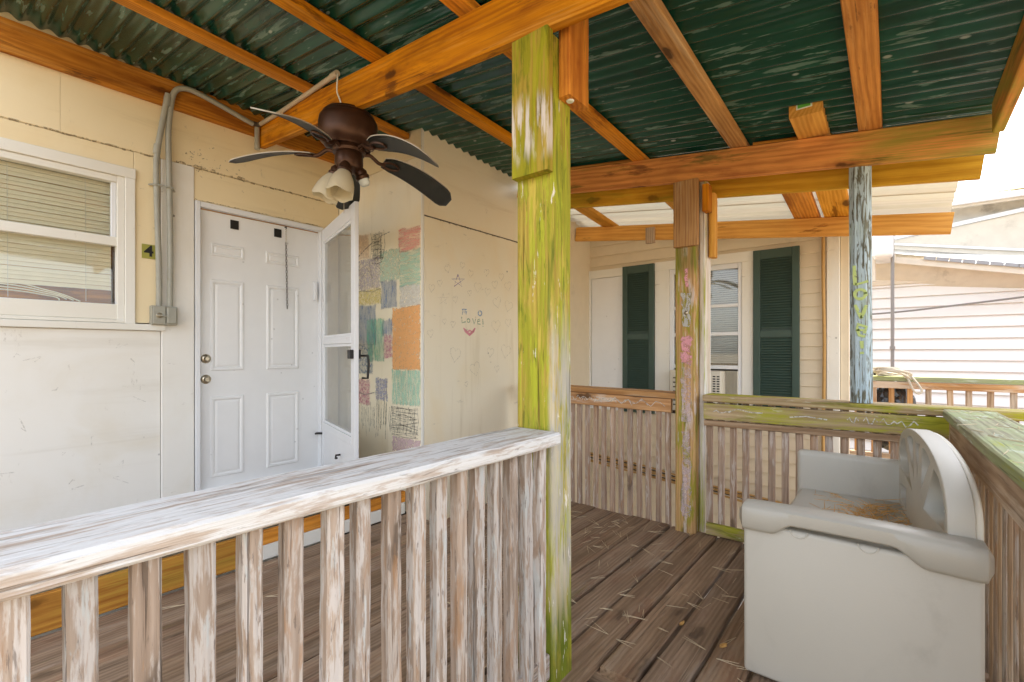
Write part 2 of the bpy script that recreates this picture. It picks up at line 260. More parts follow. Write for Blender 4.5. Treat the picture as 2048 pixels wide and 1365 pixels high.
def board_mesh(w, t, L, c, seg, jit, seed, mat):
    key = (round(w, 4), round(t, 4), round(L, 4), c, seg, jit, seed, mat)
    if key in CACHE: return CACHE[key]
    a, b = w / 2, t / 2; rr = random.Random(hash(key[:6]) + seed)
    pr = [(-a + c, -b), (a - c, -b), (a, -b + c), (a, b - c), (a - c, b), (-a + c, b), (-a, b - c), (-a, -b + c)]
    vs, fs = [], []
    for i in range(seg + 1):
        z = L * i / seg; dx = rr.uniform(-1, 1) * jit; dy = rr.uniform(-1, 1) * jit
        for (x, y) in pr: vs.append((x + dx * .5 + rr.uniform(-1, 1) * jit * .5, y + dy * .5 + rr.uniform(-1, 1) * jit * .5, z))
    for i in range(seg):
        for k in range(8):
            q = (k + 1) % 8; fs.append((i * 8 + k, i * 8 + q, i * 8 + 8 + q, i * 8 + 8 + k))
    fs.append(tuple(range(7, -1, -1))); fs.append(tuple(seg * 8 + k for k in range(8)))
    me = bpy.data.meshes.new('board'); me.from_pydata(vs, [], fs); me.materials.append(MT[mat] if isinstance(mat, str) else mat); me.update()
    CACHE[key] = me
    return me
def board(name, A, B, w, t, mat, parent=None, side=(1, 0, 0), c=.004, seg=1, jit=0.0, seed=0, nm=None):
    """a plank from A to B (centre line); local Z runs along it, w is measured along side, t across"""
    A, B = V(A), V(B); z = (B - A).normalized(); x = V(side); x = (x - z * x.dot(z)).normalized(); y = z.cross(x)
    mw = M((x, y, z)).transposed().to_4x4(); mw.translation = A
    return obj_from_mesh(name, board_mesh(w, t, (B - A).length, min(c, w * .3, t * .3), seg, jit, seed, mat), parent, mw)
def abox(name, x0, x1, y0, y1, z0, z1, mat, parent=None, c=.003, seg=1, jit=0.0):
    d = (x1 - x0, y1 - y0, z1 - z0); k = d.index(max(d)); cx, cy, cz = (x0 + x1) / 2, (y0 + y1) / 2, (z0 + z1) / 2
    if k == 2: return board(name, (cx, cy, z0), (cx, cy, z1), d[0], d[1], mat, parent, (1, 0, 0), c, seg, jit)
    if k == 0: return board(name, (x0, cy, cz), (x1, cy, cz), d[1], d[2], mat, parent, (0, 1, 0), c, seg, jit)
    return board(name, (cx, y0, cz), (cx, y1, cz), d[0], d[2], mat, parent, (1, 0, 0), c, seg, jit)
def tube_geo(pts, r, n=8, closed=False, vs=None, fs=None):
    vs = [] if vs is None else vs; fs = [] if fs is None else fs; pts = [V(p) for p in pts]; N = len(pts); base = len(vs); up = None
    for i, p in enumerate(pts):
        t = ((pts[(i + 1) % N] if closed or i < N - 1 else p) - (pts[i - 1] if closed or i > 0 else p)).normalized()
        if up is None: up = t.orthogonal().normalized()
        up = (up - t * up.dot(t)).normalized(); s = t.cross(up); rr = r[i] if isinstance(r, (list, tuple)) else r
        for k in range(n):
            a = 2 * math.pi * k / n; vs.append(p + (up * math.cos(a) + s * math.sin(a)) * rr)
    for i in range(N if closed else N - 1):
        j = (i + 1) % N
        for k in range(n):
            q = (k + 1) % n; fs.append((base + i * n + k, base + i * n + q, base + j * n + q, base + j * n + k))
    if not closed: fs.append(tuple(base + k for k in range(n - 1, -1, -1))); fs.append(tuple(base + (N - 1) * n + k for k in range(n)))
    return vs, fs
def tube(name, pts, r, mat, parent=None, n=8, closed=False, smooth=True):
    o0 = V(pts[0]); vs, fs = tube_geo([V(p) - o0 for p in pts], r, n, closed)
    return raw(name, vs, fs, mat, parent, M.Translation(o0), smooth)
def smooth_path(pts, k=6):
    pts = [V(p) for p in pts]; out = []
    for i in range(len(pts) - 1):
        p0, p1, p2, p3 = pts[max(i - 1, 0)], pts[i], pts[i + 1], pts[min(i + 2, len(pts) - 1)]
        for j in range(k):
            t = j / k; out.append(.5 * ((2 * p1) + (p2 - p0) * t + (2 * p0 - 5 * p1 + 4 * p2 - p3) * t * t + (3 * p1 - p0 - 3 * p2 + p3) * t ** 3))
    out.append(pts[-1]); return out
def lathe(name, prof, mat, parent, mw, n=32, smooth=True):
    vs, fs = [], []
    for (r, z) in prof:
        for k in range(n): a = 2 * math.pi * k / n; vs.append((r * math.cos(a), r * math.sin(a), z))
    for i in range(len(prof) - 1):
        for k in range(n):
            q = (k + 1) % n; fs.append((i * n + k, i * n + q, i * n + n + q, i * n + n + k))
    return raw(name, vs, fs, mat, parent, mw, smooth)
def rbox(name, x0, x1, y0, y1, z0, z1, mat, parent, r=.02, seg=3):
    bm = bmesh.new(); bmesh.ops.create_cube(bm, size=1)
    for v in bm.verts: v.co = ((v.co.x) * (x1 - x0), v.co.y * (y1 - y0), v.co.z * (z1 - z0))
    bmesh.ops.bevel(bm, geom=bm.edges[:], offset=r, segments=seg, profile=.5, affect='EDGES')
    me = bpy.data.meshes.new(name); bm.to_mesh(me); bm.free(); me.materials.append(MT[mat])
    me.polygons.foreach_set('use_smooth', [True] * len(me.polygons))
    return obj_from_mesh(name, me, parent, M.Translation(V(((x0 + x1) / 2, (y0 + y1) / 2, (z0 + z1) / 2))))
def curve_plate(name, loops, thick, bev, mat, parent, mw, res=1):
    """outline loops (first outer, rest holes) in local XY, extruded along local Z"""
    cu = bpy.data.curves.new(name, 'CURVE'); cu.dimensions = '2D'; cu.fill_mode = 'BOTH'; cu.extrude = thick / 2 - bev; cu.bevel_depth = bev; cu.bevel_resolution = res; cu.offset = -bev
    for lp in loops:
        s = cu.splines.new('POLY'); s.points.add(len(lp) - 1); s.use_cyclic_u = True
        for q, (x, y) in zip(s.points, lp): q.co = (x, y, 0, 1)
    o = bpy.data.objects.new('tmp', cu); col.objects.link(o); dg = bpy.context.evaluated_depsgraph_get()
    me = bpy.data.meshes.new_from_object(o.evaluated_get(dg)); bpy.data.objects.remove(o); bpy.data.curves.remove(cu)
    me.materials.clear(); me.materials.append(MT[mat])
    return obj_from_mesh(name, me, parent, mw)
def text_mesh(name, s, size, mat, parent, mw, depth=.001):
    cu = bpy.data.curves.new(name, 'FONT'); cu.body = s; cu.size = size; cu.extrude = depth; cu.align_x = 'CENTER'; cu.align_y = 'CENTER'
    cu.offset = size * .02
    o = bpy.data.objects.new('tmp', cu); col.objects.link(o); dg = bpy.context.evaluated_depsgraph_get()
    me = bpy.data.meshes.new_from_object(o.evaluated_get(dg)); bpy.data.objects.remove(o); bpy.data.curves.remove(cu)
    me.materials.clear(); me.materials.append(MT[mat])
    return obj_from_mesh(name, me, parent, mw)
def frame3(o, ex, ey):     # matrix with local x = ex, local y = ey, local z = ex x ey
    ex, ey = V(ex).normalized(), V(ey).normalized(); m = M((ex, ey, ex.cross(ey))).transposed().to_4x4(); m.translation = V(o); return m
def strokes(name, paths, w, mat, parent, mw, lift=.0015):
    """drawn lines: ribbons on the local XY plane"""
    vs, fs = [], []
    for pth in paths:
        if w > .02: pth = [(pth[i][0] + (pth[i + 1][0] - pth[i][0]) * k / 7 + rnd.uniform(-.004, .004), pth[i][1] + (pth[i + 1][1] - pth[i][1]) * k / 7) for i in range(len(pth) - 1) for k in range(7)] + [pth[-1]]
        b = len(vs); n = len(pth)
        for i, (x, y) in enumerate(pth):
            x0, y0 = pth[max(i - 1, 0)]; x1, y1 = pth[min(i + 1, n - 1)]; dx, dy = x1 - x0, y1 - y0; l = math.hypot(dx, dy) or 1
            ww = w * rnd.uniform(.7, 1.25) / 2
            vs += [(x - dy / l * ww, y + dx / l * ww, lift), (x + dy / l * ww, y - dx / l * ww, lift)]
        for i in range(n - 1): fs.append((b + 2 * i, b + 2 * i + 1, b + 2 * i + 3, b + 2 * i + 2))
    o = raw(name, vs, fs, mat, parent, mw)
    if len(paths) > 1: o['kind'] = 'stuff'
    return o

def zs(x, y): return 2.57 - .13 * (x + .94) - .045 * (y - 1.4)        # underside of the green sheet
def zc(x, y): return 2.25 - .13 * (x + .5) - .10 * (y - 4.35)         # underside of the pale sheet

# ------------------------------------------------------------------ ground and deck
g = raw('ground', [(-300, -300, -.75), (300, -300, -.75), (300, 300, -.75), (-300, 300, -.75)], [(0, 1, 2, 3)], 'ground'); tag(g, kind='structure')

deck = bpy.data.objects.new('deck', None); link(deck, M.Translation(V((-1.5, 1.4, 0)))); tag(deck, kind='structure')
x = -2.745; i = 0
while x < .62:
    w = .138; gap = .005 if x < -1.45 else .015
    y0, y1 = (-1.0, 3.165) if x + w < -.86 else (1.585, 3.165)
    if x + w > -.86 and x < -.86: y0 = 1.585
    if x < -2.6: y1 = 2.19
    dz = rnd.uniform(-.003, .002)
    board('plank', (x + w / 2, y0 + rnd.uniform(-.006, .006), -.019 + dz), (x + w / 2, y1, -.019 + dz + rnd.uniform(-.002, .002)), w, .038, 'deck', deck, c=.006, seg=10, jit=.0022, seed=i)
    x += w + gap; i += 1
abox('joist', -.93, .6, 1.60, 1.64, -.24, -.045, 'deck', deck)
abox('joist', -2.74, .6, 3.12, 3.16, -.24, -.045, 'deck', deck)
abox('joist', -.92, -.88, -1.0, 1.33, -.24, -.045, 'deck', deck)
raw('crawl_space_ground', [(-3.6, -1, -.5), (.6, -1, -.5), (.6, 3.3, -.5), (-3.6, 3.3, -.5)], [(0, 1, 2, 3)], 'ground', deck)

stp = thing('porch_steps', (-.3, 1.4, -.2), 'wooden steps with a mossy top board and added lower treads below the deck edge beside the green post', 'steps')
board('tread', (-.90, 1.50, -.10), (.5, 1.50, -.10), .14, .038, 'deck_moss', stp, (0, 1, 0), seg=6, jit=.002)
board('tread', (-.90, 1.35, -.10), (.5, 1.35, -.10), .14, .038, 'deck_moss', stp, (0, 1, 0), seg=6, jit=.002)
abox('riser', -.90, .5, 1.26, 1.28, -.27, -.121, 'deck_moss', stp)
for k, (ty_, tz_) in enumerate(((1.19, -.28), (1.04, -.28), (.88, -.46), (.73, -.46))):  # unseen lower steps, added to cut ground bounce onto the balusters
    board('tread', (-.90, ty_, tz_), (.5, ty_, tz_), .14, .038, 'deck', stp, (0, 1, 0), seg=6, jit=.002, seed=k)
abox('riser', -.90, .5, .95, .965, -.45, -.30, 'deck', stp)
board('stringer', (-.87, 1.3, -.5), (-.87, .65, -.62), .04, .2, 'deck', stp)

lnd = thing('landing', (-3.2, .6, 0), 'low amber-sided wooden landing under the white door', 'landing')
for k in range(6):
    xx = -3.62 + k * .1475
    board('plank', (xx, -1.0, .182), (xx, 2.16, .182), .142, .036, 'deck', lnd, c=.005, seg=6, jit=.0015, seed=50 + k)
abox('riser_board', -2.79, -2.757, -1.0, 1.12, .001, .162, 'riser', lnd)
abox('riser_board', -2.79, -2.757, 1.125, 2.17, .085, .162, 'orange', lnd)
abox('skirt_board', -2.788, -2.755, 1.13, 2.165, .001, .083, 'trim_w', lnd)

# ------------------------------------------------------------------ house with the white door
house = thing('house', (-3.9, 1, 0), 'cream and white painted house wall with window, white door and crayon drawings', 'house')
XW = -3.7
# wall panels (front face at XW); openings: window y -1.0..0.79 / z 1.37..2.30, door y 1.147..2.055 / z .22..2.205
wp = abox('wall_panel', -3.80, XW, -2.6, .935, -.6, 1.31, 'wall_w', house, c=.002)
abox('wall_panel', -3.80, XW + .012, .939, 1.125, -.6, 2.43, 'wall_w', house, c=.004)
abox('wall_panel', -3.80, XW + .003, .80, .936, 1.36, 2.43, 'wall_c', house, c=.003)
abox('wall_panel', -3.80, XW + .002, -2.6, .797, 2.32, 2.43, 'wall_c', house, c=.003)
abox('wall_panel', -3.80, XW, -2.6, .4625, 2.434, 3.02, 'wall_c', house, c=.004)
abox('wall_panel', -3.80, XW + .001, .464, 2.2, 2.434, 3.02, 'wall_c', house, c=.004)
abox('wall_panel', -3.80, XW + .004, 1.127, 2.2, 2.212, 2.43, 'wall_c', house, c=.004)
abox('wall_panel', -3.80, XW + .004, 2.06, 2.2, -.6, 2.209, 'wall_c', house, c=.004)
abox('wall_panel', -3.80, XW, 1.128, 2.058, -.6, .19, 'trim_w', house, c=.004)
# the projecting part of the house: crayon wall (faces the camera) and heart wall
cw = abox('crayon_wall_panel', -3.69, -2.615, 2.2, 2.26, .0, 2.58, 'wall_h', house, c=.002)
abox('wall_panel', -3.69, -2.615, 2.197, 2.257, 2.584, 2.99, 'wall_c', house, c=.003)
abox('corner_board', -2.613, -2.60, 2.196, 2.216, .0, 2.78, 'trim_w', house, c=.002)
hw = abox('heart_wall_panel', -2.66, -2.60, 2.219, 3.62, -.6, 2.148, 'wall_h', house, c=.003)
abox('wall_panel', -2.66, -2.608, 2.219, 3.62, 2.158, 2.86, 'wall_h', house, c=.003)
abox('batten', -2.611, -2.606, 2.22, 3.6, 2.146, 2.160, 'inner', house, c=.001)
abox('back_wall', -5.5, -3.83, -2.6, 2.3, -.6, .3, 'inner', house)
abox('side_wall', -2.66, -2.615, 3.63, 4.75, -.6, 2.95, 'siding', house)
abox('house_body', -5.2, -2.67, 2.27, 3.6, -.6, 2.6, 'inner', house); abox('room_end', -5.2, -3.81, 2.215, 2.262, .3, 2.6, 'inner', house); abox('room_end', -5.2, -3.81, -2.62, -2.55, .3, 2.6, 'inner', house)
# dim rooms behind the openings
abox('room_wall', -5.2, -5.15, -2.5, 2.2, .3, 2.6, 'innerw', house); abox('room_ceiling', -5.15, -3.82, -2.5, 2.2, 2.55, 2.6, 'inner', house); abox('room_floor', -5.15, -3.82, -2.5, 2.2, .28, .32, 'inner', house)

# window with blinds
win = abox('window_casing', XW - .04, XW + .022, -2.2, .803, 2.255, 2.318, 'trim_w', house); win.name = 'window'; WM['window'] = WM.pop('window_casing') if 'window_casing' in WM else win.matrix_basis
def wpart(n, *a, **k): return abox(n, *a, win, **k)
wpart('side_casing', XW - .04, XW + .020, .752, .803, 1.345, 2.254, 'trim_w')
wpart('inner_casing', XW - .05, XW + .010, .715, .751, 1.362, 2.254, 'trim_w')
wpart('inner_casing', XW - .05, XW + .010, -2.2, .714, 2.215, 2.254, 'trim_w')
wpart('bottom_rail', XW - .05, XW + .008, -2.2, .752, 1.375, 1.468, 'trim_w')
wpart('apron', XW - .02, XW + .030, -2.2, .955, 1.312, 1.352, 'trim_w')
wpart('sill', XW - .04, XW + .018, -2.2, .800, 1.354, 1.374, 'trim_w')
wpart('meeting_rail', XW - .03, XW + .006, -2.2, .745, 1.825, 1.880, 'trim_w')
wpart('sash_stile', XW - .035, XW - .005, .690, .714, 1.881, 2.214, 'alu')
wpart('pane', XW - .030, XW - .026, -2.2, .689, 1.881, 2.214, 'glass', c=.0005)
wpart('pane', XW - .052, XW - .048, -2.2, .713, 1.469, 1.824, 'glass', c=.0005)
abox('inner_stool', XW - .16, XW - .12, -2.2, .712, 1.44, 1.60, 'orange', win)
z = 2.205; k = 0
while z > 1.47:
    y1 = .70; sag = 0.0
    low = z < 1.56
    if not low:
        rr = rnd.uniform(-.002, .002)
        board('blind_slat', (XW - .064, -2.2, z + rr - (.012 if z < 1.62 else 0)), (XW - .064, y1, z + rr), .026, .0022, 'blind', win, side=(.30, 0, -.95 + rnd.uniform(-.05, .05)), c=.0005)
    z -= .0245; k += 1
for k in range(4):      # sagging broken slats at the bottom
    a = 1.55 - k * .012
    tube('bent_slat', smooth_path([(XW - .066 - .001 * k, -1.2, a + .015), (XW - .064, .1, a + .02 - .004 * k), (XW - .066, .42, a - .02 + .002 * k), (XW - .07, .56 - .03 * k, 1.478 + .004 * (k % 3))]), [.004] * 19, 'blind', win, n=5)
for yy in (.26, .58): tube('ladder_cord', [(XW - .058, yy, 2.21), (XW - .058, yy + .003, 1.48)], .0014, 'trim_w', win, n=5)

# door
door = abox('door', XW - .075, XW - .03, 1.168, 2.042, .215, 2.165, 'door_w', house, c=.003)
for (y0, y1, z0, z1) in ((1.235, 1.455, 1.855, 1.945), (1.610, 1.868, 1.855, 1.945), (1.232, 1.456, 1.040, 1.690), (1.615, 1.868, 1.040, 1.690), (1.232, 1.456, .285, .860), (1.615, 1.868, .285, .860)):
    # raised panel with a moulded border
    b = .028; xa, xb, xc2 = XW - .0298, XW - .0235, XW - .036
    vs = []
    for (d, xx) in ((0, XW - .0302), (.008, XW - .022), (.020, XW - .022), (.030, XW - .0295), (.046, XW - .0245), (.05, XW - .0245)):
        vs += [(xx, y0 + d, z0 + d), (xx, y1 - d, z0 + d), (xx, y1 - d, z1 - d), (xx, y0 + d, z1 - d)] if (z1 - z0) > .11 else [(xx, y0 + d * .7, z0 + d * .7), (xx, y1 - d * .7, z0 + d * .7), (xx, y1 - d * .7, z1 - d * .7), (xx, y0 + d * .7, z1 - d * .7)]
    fs = [(r * 4 + k, r * 4 + (k + 1) % 4, r * 4 + 4 + (k + 1) % 4, r * 4 + 4 + k) for r in range(5) for k in range(4)] + [(20, 21, 22, 23)]
    raw('raised_panel', vs, fs, 'door_w', door)
MX = lambda p: frame3(p, (0, 1, 0), (0, 0, 1))       # local z = +X
for zz, r_ in ((1.128, .030), (.984, .030)):
    kb = lathe('deadbolt' if zz > 1.05 else 'door_knob', [(0.001, .028), (.012, .028), (.016, .022), (.017, .012), (.026, .010), (r_, .006), (r_ + .003, 0)], 'brass', door, MX((XW - .03, 1.207, zz)), 20)
for (yy, zz) in ((1.39, 2.105), (1.70, 2.105)): abox('black_tab', XW - .03, XW - .022, yy - .028, yy + .028, zz - .036, zz + .028, 'dkmetal', door)
# door frame
fr = abox('door_frame', XW - .03, XW + .018, 1.130, 1.160, .19, 2.209, 'alu', house)
abox('frame_head', XW - .03, XW + .018, 1.161, 2.052, 2.172, 2.208, 'alu', fr); abox('frame_side', XW - .03, XW + .018, 2.030, 2.056, .19, 2.171, 'alu', fr)
abox('weather_strip', XW - .034, XW - .026, 1.160, 1.167, .2, 2.17, 'dkmetal', fr); abox('weather_strip', XW - .034, XW - .026, 1.168, 2.03, 2.1655, 2.171, 'rail_orange', fr)
abox('threshold', XW - .06, XW + .03, 1.161, 2.028, .202, .213, 'alu', fr)
# storm door: hinged at the right, open towards the viewer
hx, hy = XW + .03, 2.045; fx, fy = -2.762, 1.775
sdv = V((fx - hx, fy - hy, 0)); SL = sdv.length; sdv.normalize(); nrm = V((-sdv.y, sdv.x, 0)) * -1
ST = frame3((hx, hy, 0), sdv, (0, 0, 1))          # local x along the door, y up, z = normal
stm = bpy.data.objects.new('storm_door', None); link(stm, ST, house)
def sbox(n, x0, x1, y0, y1, z0, z1, mat, c=.003):
    vs = [(a, b, d) for a in (x0, x1) for b in (y0, y1) for d in (z0, z1)]
    fs = [(0, 1, 3, 2), (4, 6, 7, 5), (0, 4, 5, 1), (2, 3, 7, 6), (0, 2, 6, 4), (1, 5, 7, 3)]
    o = raw(n, vs, fs, mat, stm, ST); bv = o.modifiers.new('bevel', 'BEVEL'); bv.width = c; bv.segments = 2; return o
T2 = .014
sbox('hinge_stile', 0, .060, .235, 2.175, -T2, T2, 'alu'); sbox('latch_stile', SL - .085, SL, .235, 2.175, -T2, T2, 'alu')
sbox('top_rail', .076, SL - .086, 2.075, 2.175, -T2, T2, 'alu'); sbox('kick_panel', .061, SL - .086, .235, .56, -T2 + .003, T2 - .003, 'alu')
sbox('kick_rail', .061, SL - .086, .545, .60, -T2 - .004, T2 + .004, 'alu'); sbox('middle_rail', .061, SL - .086, 1.235, 1.285, -T2 - .002, T2 + .002, 'alu')
for a, b in ((.601, 1.234), (1.286, 2.074)):
    sbox('pane', .08, SL - .105, a + .02, b - .02, -.002, .002, 'glass', c=.0005)
    for (p, q, r_, s_) in ((.061, .08, a, b), (SL - .105, SL - .087, a, b), (.081, SL - .106, a, a + .02), (.081, SL - .106, b - .02, b)): sbox('glazing_bead', p, q, r_, s_, -T2 + .005, T2 - .005, 'alu', .002)
sbox('latch', SL - .085, SL - .02, 1.13, 1.19, T2, T2 + .025, 'dkmetal'); sbox('latch', SL - .085, SL - .02, 1.13, 1.19, -T2 - .02, -T2, 'dkmetal')
for s_ in (1,):
    raw('pull_handle', *tube_geo([(SL - .05, 1.15, -T2 - .02), (SL + .03, 1.15, -T2 - .05), (SL + .035, 1.10, -T2 - .055), (SL + .03, 1.00, -T2 - .05), (SL - .02, 1.00, -T2 - .03)], .008, 6), 'dkmetal', stm, ST, True)
raw('hook', *tube_geo([(SL - .36, .43, T2), (SL - .36, .43, T2 + .03), (SL - .33, .415, T2 + .04), (SL - .31, .42, T2 + .035)], .007, 6), 'dkmetal', stm, ST, True)
raw('closer_bracket', *tube_geo([(.03, .505, T2), (-.03, .50, T2 + .03), (-.10, .48, T2 + .05)], .009, 6), 'dkmetal', stm, ST, True)

# crayon drawings on the wall that faces the camera
CW = frame3((0, 2.2, 0), (1, 0, 0), (0, 0, 1))      # local z = -Y
CWm = CW.copy()
def block(x0, x1, z0, z1, cname, c, lift, **kw):
    x0 -= .010; x1 = min(x1 + .010, -2.617); z0 -= .010; z1 += .010
    n = 7; j = lambda s: rnd.uniform(-s, s); q = []
    for k in range(n): q.append((x0 + (x1 - x0) * k / n, z0 + j(.007)))
    for k in range(n): q.append((x1 + j(.004), z0 + (z1 - z0) * k / n))
    for k in range(n): q.append((x1 - (x1 - x0) * k / n, z1 + j(.008)))
    for k in range(n): q.append((x0 + j(.006), z1 - (z1 - z0) * k / n))
    cx, cz = (x0 + x1) / 2, (z0 + z1) / 2
    N_ = len(q); ins = .022; hx_, hz_ = (x1 - x0) / 2, (z1 - z0) / 2; fx_, fz_ = max(.3, 1 - ins / hx_), max(.3, 1 - ins / hz_)
    pts = [(a - cx, b - cz, 0) for a, b in q] + [((a - cx) * fx_, (b - cz) * fz_, 0) for a, b in q]
    fcs = [(k, (k + 1) % N_, N_ + (k + 1) % N_, N_ + k) for k in range(N_)] + [tuple(range(N_, 2 * N_))]
    o = raw('crayon_patch', pts, fcs, crayon(cname, c, fade=True, **kw), cw, CW @ M.Translation(V((cx, cz, lift))))
    at_ = o.data.attributes.new('fade', 'FLOAT', 'POINT'); at_.data.foreach_set('value', [0.0] * N_ + [1.0] * N_)
S2 = dict(scale=(50, 9, 9)); S3 = dict(scale=(9, 50, 9))
block(-2.868, -2.618, 1.92, 2.085, 'crayon_pink', (.80, .30, .26), .0012, **S3)
block(-2.856, -2.618, 1.665, 1.915, 'crayon_mint', (.36, .66, .54), .0016, **S3)
block(-2.856, -2.618, 1.512, 1.662, 'crayon_white', (.70, .72, .72), .0012, a=.7)
block(-2.947, -2.618, 1.044, 1.505, 'crayon_orange', (.92, .46, .16), .0020, lo=.15, hi=.5, a=.75)
block(-2.947, -2.618, .787, 1.04, 'crayon_mint_b', (.33, .66, .52), .0016, **S2)
block(-2.947, -2.618, .43, .536, 'crayon_lilac', (.66, .48, .56), .0012, a=.7)
block(-3.085, -2.898, 1.516, 1.715, 'crayon_blue', (.16, .26, .45), .0024, **S2)
block(-3.522, -3.157, 1.233, 1.545, 'crayon_blue', (.16, .26, .45), .0012)
block(-3.50, -3.20, 1.00, 1.24, 'crayon_blue_f', (.25, .33, .45), .0012, a=.6)
block(-3.272, -3.053, 1.105, 1.428, 'crayon_green', (.20, .55, .38), .0024, **S2)
block(-3.073, -2.952, 1.306, 1.421, 'crayon_blue', (.16, .26, .45), .0018)
block(-3.053, -2.952, 1.134, 1.300, 'crayon_rose', (.62, .24, .34), .0018)
block(-3.449, -3.238, .754, .949, 'crayon_rose', (.62, .24, .34), .0018)
block(-3.157, -3.009, .80, .97, 'crayon_violet', (.34, .36, .55), .0018)
block(-3.485, -3.105, 1.675, 1.916, 'crayon_lav', (.50, .44, .52), .0010, a=.55)
block(-3.485, -3.092, 1.553, 1.670, 'crayon_yellow', (.72, .60, .16), .0012, a=.55)
block(-3.105, -2.860, 1.718, 1.954, 'crayon_mint_f', (.42, .62, .50), .0010, a=.6)
block(-3.50, -3.25, 1.93, 2.12, 'crayon_peach', (.75, .42, .25), .0010, a=.4)
def scribble(x0, x1, z0, z1, n):
    out = []
    for k in range(n):
        a = x0 + (x1 - x0) * k / n; out.append([(a + rnd.uniform(-.02, .02), z0 + rnd.uniform(0, .03)), (a + rnd.uniform(-.03, .03), (z0 + z1) / 2), (a + rnd.uniform(-.02, .02), z1 - rnd.uniform(0, .03))])
        b = z0 + (z1 - z0) * k / n; out.append([(x0 + rnd.uniform(0, .03), b), ((x0 + x1) / 2, b + rnd.uniform(-.03, .03)), (x1 - rnd.uniform(0, .03), b + rnd.uniform(-.02, .02))])
    return out
INK = crayon('crayon_black', (.05, .047, .043), lo=.2, hi=.7, a=.55); INKG = crayon('crayon_grey', (.22, .21, .20), lo=.36, hi=.5, a=.7)
strokes('crayon_scribble', scribble(-3.22, -3.05, 1.88, 2.12, 13), .008, INK, cw, CW, .003)
strokes('crayon_scribble', scribble(-2.975, -2.64, .55, .775, 20), .0048, INK, cw, CW, .003)
strokes('crayon_lines', [[(a, .80 - rnd.uniform(0, .09)), (a + rnd.uniform(-.01, .01), .68), (a + rnd.uniform(-.015, .015), .50 + rnd.uniform(0, .12))] for a in [-3.44 + .021 * k for k in range(21)]], .006, INK, cw, CW, .003)
strokes('crayon_lines', [[(a, .96), (a + .004, .78), (a - .004, .62)] for a in (-3.14, -3.12, -3.09, -3.05, -3.02)], .006, INK, cw, CW, .003)
strokes('crayon_lines', [[(-3.48, 1.66), (-3.35, 1.67), (-3.2, 1.65), (-3.1, 1.67)], [(-3.25, 1.90), (-3.21, 1.78), (-3.2, 1.68)], [(-3.5, 1.9), (-3.3, 2.0), (-3.2, 2.04)], [(-3.4, 1.86), (-3.33, 1.78), (-3.28, 1.85), (-3.2, 1.76), (-3.15, 1.86), (-3.05, 1.78)], [(-3.42, .85), (-3.3, .83), (-3.15, .86)], [(-3.05, 2.08), (-2.98, 2.09)]], .008, INKG, cw, CW, .003)

# pencilled hearts, star, face and the word on the side wall
HWm = frame3((-2.60, 2.9, 1.35), (0, 1, 0), (0, 0, 1))   # local z = +X
F_, CX_ = 940., 1024.
def on_heart(px, py):        # layout of the drawing, measured on the wall in metres
    u = 840 + px * .2198; v = 500 + py * .2198; a = (u - CX_) / F_; b = (703 - v) / F_
    S_, C_ = math.sin(R(38.995)), math.cos(R(38.995)); t = -2.6 / (-S_ + a * C_)
    return (t * (C_ + a * S_) - 2.9, CAM_H + b * t - 1.35)
def heart(px, py, s, rot=0.0):
    out = []
    for k in range(17):
        a = 2 * math.pi * k / 16 + .2; hx_ = 16 * math.sin(a) ** 3 / 17; hy_ = (13 * math.cos(a) - 5 * math.cos(2 * a) - 2 * math.cos(3 * a) - math.cos(4 * a)) / 17
        c_, s_ = math.cos(rot), math.sin(rot)
        out.append(on_heart(px + (hx_ * c_ - hy_ * s_) * s * .46, py - (hx_ * s_ + hy_ * c_) * s * .72))
    return out
PEN = crayon('pencil_grey', (.24, .24, .28), scale=(80, 80, 80), lo=.30, hi=.7, a=.26)
for (px, py, s) in ((105, 345, 62), (385, 140, 50), (460, 215, 55), (605, 205, 52), (740, 245, 54), (525, 340, 76), (680, 315, 62), (615, 380, 60), (800, 330, 70), (700, 475, 84), (805, 510, 84), (450, 390, 40), (320, 450, 52), (690, 690, 92), (95, 760, 60), (320, 950, 112), (500, 1080, 104), (780, 920, 100), (220, 650, 42), (300, 675, 50), (250, 170, 60), (640, 930, 70), (800, 660, 60), (180, 300, 50), (700, 1080, 50), (420, 1220, 40)):
    strokes('pencil_heart', [heart(px, py, s, rnd.uniform(-.35, .35))], .006, PEN, hw, HWm)
def star(px, py, s):
    pts = [(px + s * .5 * math.sin(2 * math.pi * k * 2 / 5), py - s * .5 * math.cos(2 * math.pi * k * 2 / 5)) for k in range(6)]
    return [on_heart(*q) for q in pts]
VIO = crayon('crayon_violet_line', (.34, .27, .48), lo=.25, hi=.5, a=.55)
strokes('crayon_star', [star(345, 285, 120)], .010, VIO, hw, HWm); strokes('crayon_star', [star(210, 450, 105)], .008, PEN, hw, HWm)
OH = lambda pts: [on_heart(*q) for q in pts]
BLU = crayon('crayon_blue_line', (.20, .38, .66), lo=.25, hi=.5, a=.55)
strokes('crayon_eye', [OH([(385, 590), (390, 540), (402, 575), (408, 545), (420, 590), (424, 560)]), OH([(382, 545), (400, 540), (424, 545)])], .009, BLU, hw, HWm)
strokes('crayon_eye', [OH([(545 + 17 * math.cos(a), 578 + 22 * math.sin(a)) for a in [k * .7 for k in range(11)]])], .013, BLU, hw, HWm)
LG = crayon('crayon_leaf_line', (.36, .52, .36), lo=.25, hi=.5, a=.55)
